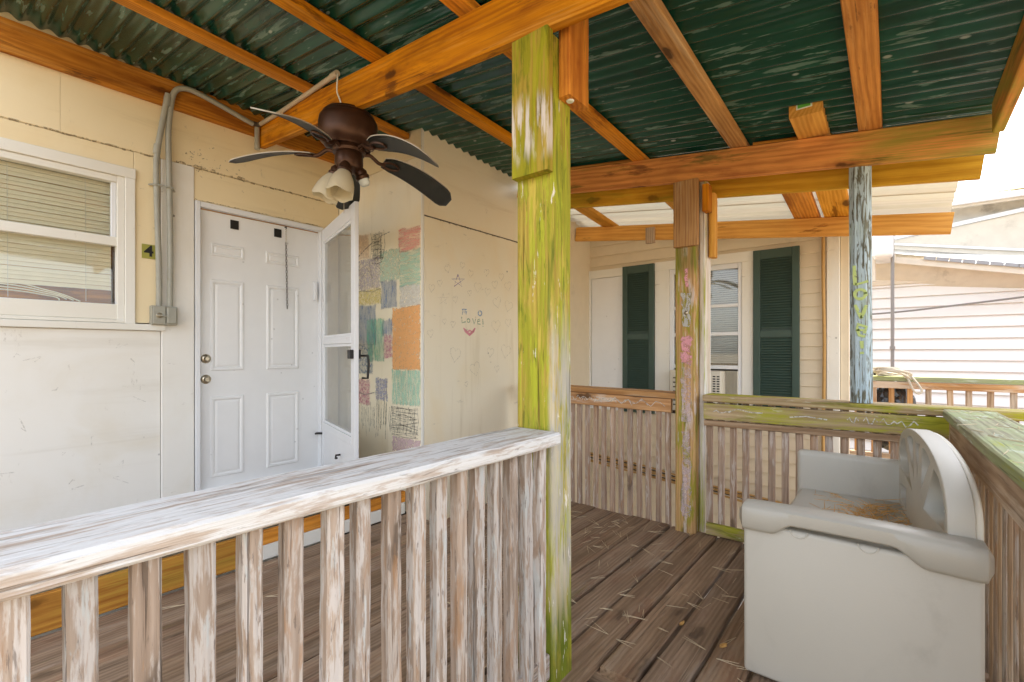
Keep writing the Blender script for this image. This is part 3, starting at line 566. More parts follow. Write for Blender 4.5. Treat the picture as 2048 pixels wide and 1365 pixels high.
strokes('crayon_word', [OH([(378, 610), (382, 665), (415, 655)]), OH([(440 + 13 * math.cos(a), 645 + 17 * math.sin(a)) for a in [k * .8 for k in range(9)]]), OH([(478, 625), (492, 678), (506, 630)]), OH([(520, 655), (545, 648), (540, 630), (522, 640), (525, 675), (550, 678)]), OH([(570, 630), (573, 680)]), OH([(572, 692), (573, 700)])], .009, LG, hw, HWm)
PK = crayon('crayon_smile_line', (.80, .32, .38), lo=.2, hi=.45, a=.85)
strokes('crayon_smile', [OH([(395, 710), (410, 745), (450, 778), (490, 745), (502, 712)]), OH([(400, 718), (430, 745), (452, 735), (475, 745), (498, 716)]), OH([(415, 740), (452, 765), (485, 738)])], .012, PK, hw, HWm)

# grime along the panel joints
GRM = crayon('joint_grime', (.20, .13, .06), scale=(40, 14, 40), lo=.42, hi=.62, a=.55)
GM = frame3((XW + .0055, 0, 0), (0, 1, 0), (0, 0, 1))
def jline(a, b, z, amp, n=60): return [(a + (b - a) * k / n, z + rnd.uniform(-amp, amp)) for k in range(n + 1)]
strokes('joint_grime', [jline(-.6, .90, 2.431, .004), jline(1.0, 2.15, 2.431, .006), jline(1.02, 1.45, 2.438, .010, 30)], .012, GRM, wp, GM)
strokes('joint_grime', [[(y_, z_), (y_ + rnd.uniform(.004, .014), z_ + rnd.uniform(-.014, .014))] for (y_, z_) in [(1.05 + abs(rnd.gauss(0, .16)), 2.47 + rnd.gauss(0, .05)) for k in range(60)]], .005, GRM, wp, GM)
strokes('joint_grime', [jline(1.13, 2.05, 2.217, .003)], .006, GRM, wp, GM)
strokes('scuff_mark', [[(y_, z_), (y_ + rnd.uniform(-.03, .03), z_ + rnd.uniform(-.03, .03)), (y_ + rnd.uniform(-.05, .05), z_ + rnd.uniform(-.06, .06))] for (y_, z_) in [(rnd.uniform(-.1, .93), rnd.uniform(.3, 1.28)) for k in range(26)]], .006, crayon('scuff', (.42, .37, .29), lo=.35, hi=.8, a=.3), wp, frame3((XW + .001, 0, 0), (0, 1, 0), (0, 0, 1)))
strokes('joint_grime', [jline(-.0 - .68, .70, 2.150 - 1.35, .004, 40)], .012, GRM, hw, HWm)

# ------------------------------------------------------------------ porch roof
roof = thing('porch_roof', (-1.6, 1.4, 2.6), 'green corrugated porch roof on orange stained beams and purlins', 'roof')
def corrugated(name, x0, x1, y0, y1, zf, mat, per, amp, parent, nx=14, prof='sine', lift=0.0):
    ny = int((y1 - y0) / per * 10); vs, fs = [], []
    for j in range(ny + 1):
        y = y0 + (y1 - y0) * j / ny; ph = (y / per) % 1.0
        if prof == 'sine': h = amp * (1 + math.sin(2 * math.pi * ph))
        else: h = amp * 2 * (1 if .40 < ph < .60 else 0 if (ph < .30 or ph > .70) else (ph - .3) / .1 if ph < .5 else (.7 - ph) / .1)
        for i in range(nx + 1):
            x = x0 + (x1 - x0) * i / nx; vs.append((x - x0, y - y0, zf(x, y) + h + lift - 2))
    for j in range(ny):
        for i in range(nx): a = j * (nx + 1) + i; fs.append((a, a + 1, a + nx + 2, a + nx + 1))
    return raw(name, vs, fs, mat, parent, M.Translation(V((x0, y0, 2))), True)
yy = .12; k = 0
while yy < 3.3:
    corrugated('roof_sheet', -3.76, .40 + rnd.uniform(-.01, .01), yy, min(yy + .70, 3.36), zs, 'green', .080, .0115, roof, lift=.0015 + .003 * (k % 2)); yy += .66; k += 1
# purlins (flat boards along Y)
for (xl, w, ya, yb, mt) in ((-2.83, .095, .16, 2.19, 'orange'), (-2.105, .095, .16, 3.30, 'orange'), (-1.425, .095, .16, 3.32, 'orange'), (-.78, .095, .16, 3.24, 'tan'), (-.14, .098, .16, 3.26, 'orange')):
    xc_ = xl + w / 2
    board('purlin', (xc_, ya, zs(xc_, ya) - .0205), (xc_, yb, zs(xc_, yb) - .0205), w, .038, mt, roof, (1, 0, -.13), seg=6, jit=.0008)
board('edge_rafter', (.375, .16, zs(.375, .16) - .075), (.375, 3.06, zs(.375, 3.06) - .075), .040, .145, 'orange_mossy', roof, (1, 0, 0))
# ledger on the wall
board('ledger', (XW + .024, -2.0, 2.862), (XW + .024, 2.18, 2.862), .040, .176, 'orange', roof, (1, 0, 0), seg=4, jit=.001)
# main beam over the near post (slopes with the roof), outer face y = 1.44
def xbeam(name, x0, x1, yc, top_off, depth, thick, mat, zf=zs, parent=roof):
    a = V((x0, yc, zf(x0, yc) + top_off - depth / 2)); b = V((x1, yc, zf(x1, yc) + top_off - depth / 2))
    return board(name, a, b, thick, depth, mat, parent, (0, 1, 0), c=.006, seg=8, jit=.001)
mb = lambda x: 2.703 - .1435 * (x + 3.7)      # underside of the main beam
board('main_beam', (XW + .046, 1.556, mb(XW + .046) + .096), (.2, 1.285, mb(.2) + .096), .05, .192, 'orange', roof, (0, 1, 0), c=.006, seg=8, jit=.001)
xbeam('front_beam', -2.44, .385, 3.115, -.041, .178, .042, 'orange_mossy')
xbeam('rear_beam', -2.44, .355, 3.305, -.060, .215, .04, 'yellow_green')
# blocking between purlins on top of the front beam
for (a, b) in ((-2.0, -1.43), (-.66, -.42)): xbeam('blocking', a, b, 3.16, -.004, .036, .04, 'orange')
board('beam_stub', (-.345, 2.80, 2.425), (-.345, 3.30, 2.425), .145, .085, 'yellow', roof, (1, 0, 0))
nst = roof.children[-1]
abox('price_tag', -.385, -.315, 2.796, 2.7985, 2.418, 2.464, 'tagw', roof, c=.0005); abox('price_tag', -.378, -.322, 2.7925, 2.795, 2.423, 2.459, 'tag', roof, c=.0005)
board('post_top_block', (-1.09, 3.18, 2.44), (-.97, 3.18, 2.425), .08, .09, 'tan', roof, (0, 1, 0))

# ------------------------------------------------------------------ posts
p1 = thing('porch_post', (-1.0, 1.44, -.6), 'thick lime green algae-covered post at the end of the front railing', 'post', 'porch posts')
board('shaft', (-1.004, 1.437, -.7), (-1.014, 1.440, 2.300), .165, .13, 'post_green', p1, c=.012, seg=16, jit=.0025)
board('scab_board', (-1.003, 1.352, 1.808), (-1.003, 1.352, 2.306), .160, .038, 'scab_green', p1, c=.004, seg=5, jit=.0012)
board('scab_board', (-.905, 1.478, 2.085), (-.905, 1.478, 2.42), .048, .135, 'orange_mossy', p1, (1, 0, 0), c=.004)
lathe('bolt_head', [(0.001, .004), (.012, .004), (.015, 0)], 'tagw', p1, frame3((-.905, 1.452, 2.0845), (1, 0, 0), (0, -1, 0)), 12)
p2 = thing('porch_post', (-1.05, 3.2, -.6), 'wooden post with pink chalk patches in the middle of the far railing', 'post', 'porch posts')
board('shaft', (-1.055, 3.17, -.7), (-1.055, 3.17, 2.30), .132, .14, 'post_pink', p2, c=.010, seg=12, jit=.002)
board('side_plank', (-.968, 3.235, .0), (-.968, 3.235, 2.30), .036, .13, 'post_bleach', p2, c=.004, seg=6, jit=.001)
board('scab_board', (-1.042, 3.082, 1.86), (-1.042, 3.082, 2.285), .155, .034, 'tan', p2, c=.004, seg=3, jit=.001)
board('scab_board', (-.930, 3.15, 2.08), (-.930, 3.15, 2.25), .038, .085, 'orange', p2, c=.004)
board('scab_board', (-.925, 3.262, 1.80), (-.925, 3.262, 2.22), .038, .085, 'yellow', p2, c=.012)
PM = frame3((-1.055, 3.0995, 0), (1, 0, 0), (0, 0, 1))
strokes('chalk_mark', [[(.012, 1.72), (.008, 1.66), (.014, 1.60)]], .022, crayon('chalk_pink', (.78, .36, .41), scale=(34, 34, 8), lo=.26, hi=.60, a=.85), p2, PM)
strokes('chalk_mark', [[(.008, 1.28), (.008, 1.19), (.008, 1.10)]], .066, MT['chalk_pink'], p2, PM); strokes('chalk_mark', [[(.008, 1.11), (.006, .9), (.010, .72)]], .062, crayon('chalk_pale', (.72, .58, .60), scale=(34, 34, 6), lo=.28, hi=.72, a=.6), p2, PM)
strokes('chalk_mark', [[(.006, 1.56), (.008, 1.46), (.008, 1.34)]], .055, crayon('chalk_silver', (.50, .48, .44), scale=(70, 20, 9), lo=.38, hi=.5, a=.9), p2, PM)
lathe('hook_plate', [(0.001, .010), (.008, .008), (.013, .004), (.014, 0)], 'brass', p2, frame3((-1.047, 3.098, 1.43), (1, 0, 0), (0, 0, 1)), 14)
strokes('chalk_mark', [[(.005, .66), (.012, .4), (.008, .1)]], .060, MT['chalk_pale'], p2, PM)
p3 = thing('porch_post', (-.135, 3.17, .9), 'slim rounded post rubbed with pale blue chalk standing on the railing cap', 'post', 'porch posts')
board('shaft', (-.130, 3.17, .903), (-.137, 3.17, 2.20), .098, .09, 'post_blue', p3, c=.026, seg=10, jit=.0018)
BM = frame3((-.134, 3.1235, 0), (1, 0, 0), (0, 0, 1)); LY = crayon('chalk_lime', (.48, .58, .20), scale=(40, 40, 40), lo=.25, hi=.42, a=.92)
L = [[(-.026, 1.64), (-.024, 1.585), (-.022, 1.535)], [(-.022, 1.537), (.010, 1.545), (.034, 1.552)], [(-.006, 1.46)] and [(.0 + .024 * math.cos(a), 1.485 + .026 * math.sin(a)) for a in [k * .55 for k in range(13)]], [(-.022, 1.43), (-.006, 1.385), (.004, 1.355)], [(.004, 1.355), (.016, 1.39), (.026, 1.425)], [(.018, 1.275), (.026, 1.31), (-.010, 1.325), (-.014, 1.295), (.016, 1.292)], [(-.012, 1.30), (-.004, 1.265), (.022, 1.258)], [(.006, 1.235), (.008, 1.195)], [(.007, 1.178), (.008, 1.165)]]
strokes('chalk_lettering', L, .015, LY, p3, BM, .003)

# ------------------------------------------------------------------ railings
def sh(n, lo): return rnd.randrange(n)
fr1 = thing('railing', (-.95, .7, 0), 'peeling white front railing running from the left edge to the green post', 'railing', 'porch railings')
vs = []
board('top_rail', (-.985, -1.0, .878), (-.993, 1.366, .878), .205, .043, 'rail_white', fr1, (1, 0, 0), c=.007, seg=24, jit=.0016)
board('bottom_rail', (-.955, -1.0, .07), (-.955, 1.366, .07), .038, .089, 'balu_bare', fr1)
YB = [-.32, -.24, -.16, -.085, -.01, .067, .140, .218, .296, .376, .456, .545, .615, .699, .778, .850, .928, 1.0, 1.079, 1.157, 1.235, 1.314]
for k, y in enumerate(YB):
    board('baluster', (-.942 + rnd.uniform(-.004, .004), y + rnd.uniform(-.004, .004), .03), (-.942 + rnd.uniform(-.003, .003), y, .855), .036 + .002 * (k % 3), .038, 'balu' if k % 3 != 1 else 'balu_bare', fr1, (0, 1, 0), c=.005, seg=14, jit=.0014, seed=k % 6)
fr2 = thing('railing', (-1.9, 3.2, 0), 'weathered pink-brown far railing between the drawn-on wall and the middle post', 'railing', 'porch railings')
board('top_rail', (-2.45, 3.195, .893), (-1.125, 3.195, .880), .15, .038, 'rail_orange', fr2, (0, 1, 0), seg=6, jit=.0015)
board('face_board', (-2.45, 3.150, .825), (-1.16, 3.150, .812), .030, .092, 'rail_orange', fr2, (0, 1, 0), seg=6, jit=.0015)
xb = -2.39; k = 0
while xb < -1.15:
    board('baluster', (xb, 3.187, -.16), (xb + rnd.uniform(-.005, .005), 3.187, .86), .034, .034, 'balu_far', fr2, c=.005, seg=8, jit=.002, seed=k % 4); xb += .0702; k += 1
fr3 = thing('railing', (-.3, 3.2, 0), 'mossy yellow-green far railing behind the grey bench', 'railing', 'porch railings')
board('top_rail', (-.945, 3.19, .880), (.95, 3.19, .884), .17, .040, 'rail_green', fr3, (0, 1, 0), seg=8, jit=.0015)
board('face_board', (-.94, 3.125, .798), (.214, 3.125, .806), .032, .100, 'rail_green', fr3, (0, 1, 0), seg=6, jit=.001)
board('lower_board', (-.94, 3.135, .722), (.214, 3.135, .732), .034, .036, 'rail_brown', fr3, (0, 1, 0))
board('bottom_rail', (-.93, 3.14, .045), (.20, 3.14, .045), .038, .07, 'rail_green', fr3, (0, 1, 0))
xb = -.92; k = 0
while xb < .90:
    board('baluster', (xb, 3.172, .0), (xb, 3.172, .858), .036, .034, 'balu_far', fr3, c=.005, seg=6, jit=.0015, seed=k % 4); xb += .0715; k += 1
fr4 = thing('railing', (.3, 2.3, 0), 'side railing with wide mossy cap along the back of the grey bench', 'railing', 'porch railings')
board('top_rail', (.283, 3.09, .879), (.345, .9, .879), .19, .042, 'rail_cap_moss', fr4, (1, 0, 0), c=.006, seg=12, jit=.002)
board('face_board', (.232, 3.09, .790), (.292, .9, .790), .032, .125, 'rail_brown', fr4, (1, 0, 0), c=.004, seg=8, jit=.001)
yb = .95; k = 0
while yb < 3.05:
    f_ = (3.09 - yb) / 2.19
    board('baluster', (.268 + .062 * f_, yb, .0), (.268 + .062 * f_, yb, .855), .036, .040, 'balu_bare' if k % 2 else 'rail_brown', fr4, c=.005, seg=6, jit=.0018, seed=k % 4); yb += .0715; k += 1

CHK = crayon('chalk_white', (.74, .72, .66), scale=(50, 50, 20), lo=.25, hi=.6, a=.75)
def squiggle(x0, x1, z0, h, n):
    return [(x0 + (x1 - x0) * k / n, z0 + h * math.sin(k * 1.9) * rnd.uniform(.4, 1)) for k in range(n + 1)]
strokes('chalk_scribble', [squiggle(-1.95 + .09 * k, -1.80 + .12 * k, .822, .026, 9) for k in range(6)], .005, CHK, fr2, frame3((0, 3.1345, 0), (1, 0, 0), (0, 0, 1)), .001)
strokes('chalk_scribble', [squiggle(-.88, -.78, .80, .012, 5), [(-.80, .80), (-.74, .825), (-.66, .81), (-.60, .812)], [(-.46, .80), (-.38, .812), (-.28, .802)]] + [squiggle(-.19 + .07 * k, -.14 + .08 * k, .81, .025, 5) for k in range(4)], .006, CHK, fr3, frame3((0, 3.1085, 0), (1, 0, 0), (0, 0, 1)), .001)

# ------------------------------------------------------------------ ceiling fan
FC = V((-2.36, 1.468, 0)); ztop = mb(-2.36) - .001
fan = thing('ceiling_fan', (FC.x, FC.y, ztop), 'dark bronze ceiling fan with drooping blades hanging under the orange beam', 'ceiling fan')
T = lambda z: M.Translation(V((FC.x, FC.y, z)))
tilt = M.Rotation(R(4), 4, 'Y')
lathe('motor_housing', [(.001, .0), (.122, .0), (.126, -.010), (.138, -.016), (.141, -.028), (.148, -.034), (.155, -.046), (.158, -.066), (.158, -.120), (.155, -.148), (.145, -.172), (.128, -.184), (.123, -.194), (.09, -.200), (.001, -.200)], 'bronze', fan, T(ztop) @ tilt, 48)
zh = ztop - .215
lathe('flywheel', [(.001, .014), (.085, .014), (.09, .0), (.085, -.014), (.06, -.02), (.001, -.02)], 'bronze', fan, T(zh), 32)
lathe('switch_housing', [(.001, -.015), (.070, -.015), (.076, -.03), (.076, -.075), (.066, -.10), (.045, -.112), (.001, -.114)], 'bronze', fan, T(zh), 32)
Rv = V((math.cos(R(38.995)), math.sin(R(38.995)), 0)); Fv = V((-math.sin(R(38.995)), math.cos(R(38.995)), 0))
zt = {110: 2.16, 182: 2.225, 254: 2.215, 326: 2.10, 38: 2.135}
for ph in (110, 182, 254, 326, 38):
    d = Rv * math.cos(R(ph)) + Fv * math.sin(R(ph)); s = V((-d.y, d.x, 0)); C0 = V((FC.x, FC.y, zh))
    r0, r1 = .20, .64; vs, fs = [], []; ns, nw = 16, 6; drop = zh - .01 - zt[ph]
    def cz_(f): return zh - .012 - drop * max(f, 0) ** 1.25 + .02 * math.sin(f * 3)
    for top in (0, 1):
        for i in range(ns + 1):
            f = i / ns; w = (.052 + .026 * math.sin(min(f * 1.25, 1) * math.pi / 2)); 
            if f > .86: w *= math.sqrt(max(0, 1 - ((f - .86) / .145) ** 2)) * .75 + .25
            if f < .1: w *= .75 + 2.5 * f
            for j in range(nw + 1):
                e = j / nw * 2 - 1; q = d * (r0 + (r1 - r0) * f) + s * (e * w)
                vs.append(V((q.x, q.y, cz_(f) - zh + e * w * -.32 + (.003 if top else -.003) - .012 * (1 - e * e) * 0)))
    m = (ns + 1) * (nw + 1)
    for i in range(ns):
        for j in range(nw):
            a = i * (nw + 1) + j; fs.append((a, a + nw + 1, a + nw + 2, a + 1)); fs.append((m + a, m + a + 1, m + a + nw + 2, m + a + nw + 1))
    rim = [i * (nw + 1) for i in range(ns + 1)] + [ns * (nw + 1) + j for j in range(1, nw + 1)] + [i * (nw + 1) + nw for i in range(ns - 1, -1, -1)] + [j for j in range(nw - 1, 0, -1)]
    for k in range(len(rim)): a, b = rim[k], rim[(k + 1) % len(rim)]; fs.append((a, b, b + m, a + m))
    bl = raw('blade', vs, fs, 'blade', fan, T(zh)); bl.data.polygons.foreach_set('use_smooth', [True] * len(bl.data.polygons))
    bl.data.materials.append(MT['blade_edge'])
    for pi_, p_ in enumerate(bl.data.polygons):
        if pi_ >= 2 * ns * nw: p_.material_index = 1; p_.use_smooth = False
    # blade iron: arm and open oval bracket
    arm = [d * .07 + V((0, 0, -.004)), d * .12 + V((0, 0, .008)), d * .17 + V((0, 0, cz_(.0) - zh - .010)), d * .21 + V((0, 0, cz_(.05) - zh - .012))]
    ir = raw('blade_iron', *tube_geo(smooth_path(arm, 4), .011, 8), 'bronze', fan, T(zh), True)
    ov = [d * (.245 + .050 * math.cos(a)) + s * (.030 * math.sin(a)) + V((0, 0, cz_((.045 + .05 * math.cos(a)) / .44) - zh - .010 - .006 * math.sin(a))) if True else None for a in [2 * math.pi * k / 20 for k in range(20)]]
    raw('bracket_ring', *tube_geo(ov, .007, 6, True), 'bronze', ir, T(zh), True)
zl = zh - .105
for (ph, shade) in ((272, True), (190, True), (25, False)):
    d = Rv * math.cos(R(ph)) + Fv * math.sin(R(ph)); ax = (d * .45 + V((0, 0, -1))).normalized(); o = V((FC.x, FC.y, zl)) + d * .055 + V((0, 0, .01))
    if ph == 272: ax = (d * .30 + Rv * -.10 + V((0, 0, -1))).normalized()
    e1 = ax.orthogonal().normalized(); mw = frame3(o, e1, ax.cross(e1))
    sk = lathe('lamp_socket', [(.001, -.02), (.020, -.02), (.028, 0), (.036, .015), (.034, .03), (.040, .04), (.036, .055), (.001, .056)], 'bronze', fan, mw, 20)
    if shade:
        pr = [(.034, .045), (.040, .06), (.056, .09), (.066, .125), (.070, .16), (.071, .188)]
        vs, fs = [], []; n = 32
        for q, (r_, z_) in enumerate(pr + [(r - .003, z) for r, z in reversed(pr)]):
            for k in range(n): a = 2 * math.pi * k / n; zz = z_ + (.006 * math.sin(5 * a) if z_ > .18 else 0); vs.append((r_ * math.cos(a), r_ * math.sin(a), zz))
        for q in range(2 * len(pr) - 1):
            for k in range(n): w = (k + 1) % n; fs.append((q * n + k, q * n + w, q * n + n + w, q * n + n + k))
        raw('glass_shade', vs, fs, 'shade', fan, mw, True)
    else: lathe('bulb_base', [(.001, .09), (.02, .09), (.028, .08), (.030, .055)], 'tagw', sk, mw, 16)
tube('pull_chain', [(FC.x - .02, FC.y - .02, zl), (FC.x - .018, FC.y - .02, zl - .24)], .0016, 'brass', fan, n=5)
tube('supply_wire', smooth_path([(-2.405, 1.424, 2.725), (-2.395, 1.418, 2.69), (-2.41, 1.425, 2.63), (-2.385, 1.43, 2.57), (-2.38, 1.44, ztop + .01)]), .004, 'tagw', fan, n=6)

# ------------------------------------------------------------------ conduit, box, number
cnd = thing('electrical_conduit', (-3.65, .95, 1.4), 'pair of grey electrical conduits rising from a switch box beside the door', 'conduit')
tube('pipe', smooth_path([(-3.655, .918, 1.47), (-3.655, .918, 1.7), (-3.655, .908, 2.1), (-3.655, .905, 2.4), (-3.65, .93, 2.62), (-3.635, .955, 2.80), (-3.63, .96, 2.84)]), .0165, 'conduit', cnd, 12)
tube('pipe', smooth_path([(-3.652, .975, 1.47), (-3.652, .978, 1.8), (-3.652, .972, 2.3), (-3.652, .968, 2.6), (-3.635, .980, 2.80), (-3.62, 1.0, 2.875), (-3.61, 1.05, 2.905), (-3.61, 1.12, 2.905), (-3.61, 1.25, 2.88), (-3.61, 1.40, 2.845), (-3.61, 1.47, 2.83)]), .0165, 'conduit', cnd, 12)
tube('coupling', [(-3.654, .9045, 2.44), (-3.652, .910, 2.50)], .020, 'conduit', cnd, 12); tube('coupling', [(-3.638, .955, 2.76), (-3.634, .960, 2.82)], .021, 'conduit', cnd, 12)
tube('beam_pipe', [(-3.60, 1.508, 2.835), (-3.2, 1.484, 2.795), (-2.42, 1.428, 2.735)], .014, 'conduit_l', cnd, 12); tube('elbow', [(-3.61, 1.47, 2.836), (-3.605, 1.503, 2.835), (-3.57, 1.507, 2.834)], .017, 'cable_d', cnd, 10)
tube('pipe_end', [(-2.48, 1.432, 2.740), (-2.41, 1.427, 2.734)], .017, 'conduit_l', cnd, 12)
tube('stub_pipe', [(-3.625, 1.505, 2.82), (-3.625, 1.505, 2.66)], .018, 'conduit', cnd, 10)
tube('pipe_strap', [(-3.69, .875, 2.245), (-3.634, .895, 2.24), (-3.634, .99, 2.24), (-3.69, 1.01, 2.235)], .006, 'conduit', cnd, 6)
bx = abox('switch_box', -3.687, -3.63, .876, 1.012, 1.350, 1.470, 'conduit', cnd, c=.006)
abox('cover_plate', -3.630, -3.622, .880, .945, 1.354, 1.466, 'conduit', bx, c=.003)
abox('weather_flap', -3.630, -3.612, .952, 1.004, 1.362, 1.458, 'conduit', bx, c=.006)
lathe('toggle_boss', [(.001, .022), (.008, .02), (.012, .008), (.018, .0)], 'brass', bx, frame3((-3.622, .912, 1.408), (0, 1, 0), (0, 0, 1)), 14)
tube('toggle_lever', [(-3.606, .895, 1.412), (-3.602, .912, 1.408), (-3.602, .945, 1.402)], .0045, 'conduit', bx, 6)
num = thing('house_number', (-3.68, .875, 1.77), 'small olive square plate with black number 4 beside the conduit', 'sign')
pl = abox('plate', -3.696, -3.692, .838, .912, 1.772, 1.862, 'olive', num, c=.001)
text_mesh('digit', '4', .098, 'ink', pl, frame3((-3.6912, .874, 1.817), (0, 1, 0), (0, 0, 1)))
chn = thing('door_chain', (XW - .01, 1.755, 2.13), 'thin spring and chain hanging in front of the white door', 'chain')
vs, fs = [], []
sp = [(XW + .0 + .006 * math.cos(a), 1.752 + .006 * math.sin(a), 2.145 - .0022 * a) for a in [k * .6 for k in range(84)]]
raw('spring', *tube_geo(sp, .0016, 5), 'brass', chn, None, True)
vs, fs = [], []
for k in range(24):
    zc_ = 2.02 - k * .0215; lk = []
    for q in range(10):
        a = 2 * math.pi * q / 10; dx_, dz_ = .0065 * math.cos(a), .0135 * math.sin(a)
        lk.append((XW + .0 + (dx_ if k % 2 else 0), 1.752 + (0 if k % 2 else dx_) + .0004 * k, zc_ + dz_))
    tube_geo(lk, .0022, 5, True, vs, fs)
o = raw('chain_links', vs, fs, 'cable_d', chn, None, True); o['kind'] = 'stuff'
tube('hook', [(XW - .02, 1.752, 2.155), (XW + .004, 1.752, 2.155), (XW + .004, 1.752, 2.14)], .004, 'dkmetal', chn, 6)
dev = thing('door_sensor', (XW - .02, 1.99, 1.7), 'narrow white plastic closer stub near the hinge side of the door', 'door hardware')
rbox('body', XW - .03, XW + .0, 1.985, 2.012, 1.60, 1.755, 'alu', dev, .006)

# ------------------------------------------------------------------ grey storage bench
bn = thing('storage_bench', (-.1, 2.45, 0), 'pale grey moulded plastic storage bench with arched sunburst back', 'bench')
BX0, BX1, NY, FY = -.425, .205, 1.872, 3.09
rbox('side_panel', BX0, BX1, NY, NY + .06, .012, .56, 'gplastic', bn, .014, 3)
rbox('side_panel', BX0 + .012, BX1, FY - .075, FY - .005, .012, .635, 'gplastic', bn, .028, 5)
def armrest(y0, y1, zt_):
    vs, fs = [], []; n = 44; k = 16; x0, x1 = BX0 - .014, BX1 + .018
    for i in range(n + 1):
        f = i / n; x = x0 + (x1 - x0) * f
        def sm(t): t = max(0, min(1, t)); return t * t * (3 - 2 * t)
        dep = .056 + .040 * (1 - sm((f - .16) / .10)) + .050 * sm((f - .66) / .13)
        endr = math.sqrt(max(0.0, 1 - (1 - min(f, 1 - f) / .035) ** 2)) if min(f, 1 - f) < .035 else 1
        hw_ = (y1 - y0) / 2 * (.45 + .55 * endr); hh = dep / 2 * (.45 + .55 * endr); zc2 = zt_ - dep / 2 - .012 * math.sin(f * math.pi) * -1 * .4
        for j in range(k):
            a = 2 * math.pi * j / k; ca, sa = math.cos(a), math.sin(a); e = .45
            vs.append((x, (y0 + y1) / 2 + hw_ * math.copysign(abs(ca) ** e, ca), zc2 + hh * math.copysign(abs(sa) ** e, sa)))
    for i in range(n):
        for j in range(k): q = (j + 1) % k; fs.append((i * k + j, i * k + k + j, i * k + k + q, i * k + q))
    fs.append(tuple(range(k))); fs.append(tuple(n * k + j for j in range(k - 1, -1, -1)))
    return raw('armrest', vs, fs, 'gplastic_d', bn, None, True)
armrest(NY - .026, NY + .085, .628)
lid = rbox('seat_lid', BX0 + .03, BX1 - .10, NY + .065, FY - .06, .385, .43, 'gplastic', bn, .018, 3)
rbox('front_panel', BX0 + .045, BX0 + .09, NY + .06, FY - .055, .012, .383, 'gplastic', bn, .012, 2)
for xx in (-.25, -.06):      # small moulded thumb notches in the near side
    vs, fs = tube_geo([(xx + .026 * math.cos(a), NY + .0005, .562 + .024 * math.sin(a)) for a in [math.pi + math.pi * k / 12 for k in range(13)]], .0025, 6)
    raw('moulded_notch', vs, fs, 'gplastic', bn, None, True)
# arched back with sunburst pockets; local x runs along -Y ... from near to far
yc_ = (NY + FY) / 2 + .01; hl = (FY - NY) / 2 - .05
def arch(sx, z0, zt_, hl_, n=30): return [(-hl_, z0)] + [(-hl_ * math.cos(math.pi * k / n), zt_ + (.852 - zt_) * sx * math.sin(math.pi * k / n) ** .62) for k in range(n + 1)] + [(hl_, z0)]
out = arch(1, .43, .62, hl)
holes = []
cxs, czs = 0.0, .53
for (a0, a1) in ((10, 36), (43, 69), (78, 102), (111, 137), (144, 170)):
    lp = []
    def lim(a):
        ca, sa = math.cos(R(a)), math.sin(R(a)); t = 1.0
        for k in range(60):
            t = .02 * k; x_, z_ = t * ca, czs + t * sa
            edge = .62 + .232 * (max(0, 1 - (x_ / hl) ** 2)) ** .31
            if abs(x_) > hl - .05 or z_ > edge - .045: break
        return t
    r_in = .14
    pts = [(r_in * math.cos(R((a0 + a1) / 2)), czs + r_in * math.sin(R((a0 + a1) / 2)))]
    for k in range(5): a = a0 + (a1 - a0) * k / 4; t = lim(a); pts.append((t * math.cos(R(a)), czs + t * math.sin(R(a))))
    holes.append(pts)
for sgn in (-1, 1): holes.append([(sgn * .30, .46), (sgn * .50, .46), (sgn * .50, .535), (sgn * .30, .555)][::1])
BD = V((-.095, 1, 0)).normalized(); BN = V((1, .095, 0)).normalized()
BK = frame3((.108, yc_, 0), BD, (0, 0, 1))
bk = curve_plate('backrest', [out] + holes, .064, .004, 'gplastic', bn, BK, 3)
curve_plate('back_shell', [arch(.97, .02, .612, hl - .010)], .024, .008, 'gplastic_lit', bk, frame3(V((.108, yc_, 0)) + BN * .040, BD, (0, 0, 1)), 3)
# pine straw on the seat
vs, fs = [], []
def needle(p, ang, L, r, tiltz):
    d = V((math.cos(ang) * math.cos(tiltz), math.sin(ang) * math.cos(tiltz), math.sin(tiltz))); s = V((-math.sin(ang), math.cos(ang), 0)) * r; b = len(vs); c_ = V((s.y, -s.x, 0)) * rnd.uniform(-12, 12)
    u_ = V((0, 0, r * 1.6)); q0, q1, q2 = V(p), V(p) + d * L * .5 + c_, V(p) + d * L
    vs.extend([q0 - s, q0 + s, q0 + u_, q1 - s, q1 + s, q1 + u_, q2 - s * .5, q2 + s * .5, q2 + u_ * .6])
    for k in (0, 3): fs.extend([(b + k, b + k + 3, b + k + 5, b + k + 2), (b + k + 1, b + k + 2, b + k + 5, b + k + 4), (b + k, b + k + 1, b + k + 4, b + k + 3)])
for k in range(230):
    x_ = rnd.gauss(-.085, .07); y_ = rnd.gauss(2.55, .17)
    if x_ < .095 and 2.0 < y_ < 3.0: needle((x_, y_, .431 + rnd.random() * .022), rnd.gauss(1.1, .9), rnd.uniform(.06, .14), .0014, rnd.uniform(-.1, .18))
for k in range(40): needle((rnd.uniform(-.36, .08), rnd.uniform(2.0, 3.0), .431), rnd.uniform(0, 6.3), rnd.uniform(.04, .1), .0010, 0)
ps = raw('pine_straw', vs, fs, 'straw'); tag(ps, 'clump of orange dry pine straw on the bench seat', 'pine straw', kind='stuff')
vs, fs = [], []
for k in range(150):
    if k % 3: x_, y_ = rnd.uniform(-1.9, -.38), rnd.uniform(1.62, 3.1)
    else: x_, y_ = rnd.uniform(-2.7, -1.0), rnd.uniform(0, 3.0)
    if -1.1 < x_ < -.9 and y_ < 1.55: continue
    a = rnd.uniform(0, 6.3); L_ = rnd.uniform(.05, .12)
    for q in range(rnd.choice((1, 2, 2))): needle((x_, y_, .0025), a + q * rnd.uniform(.08, .4), L_, .0011, 0.01)
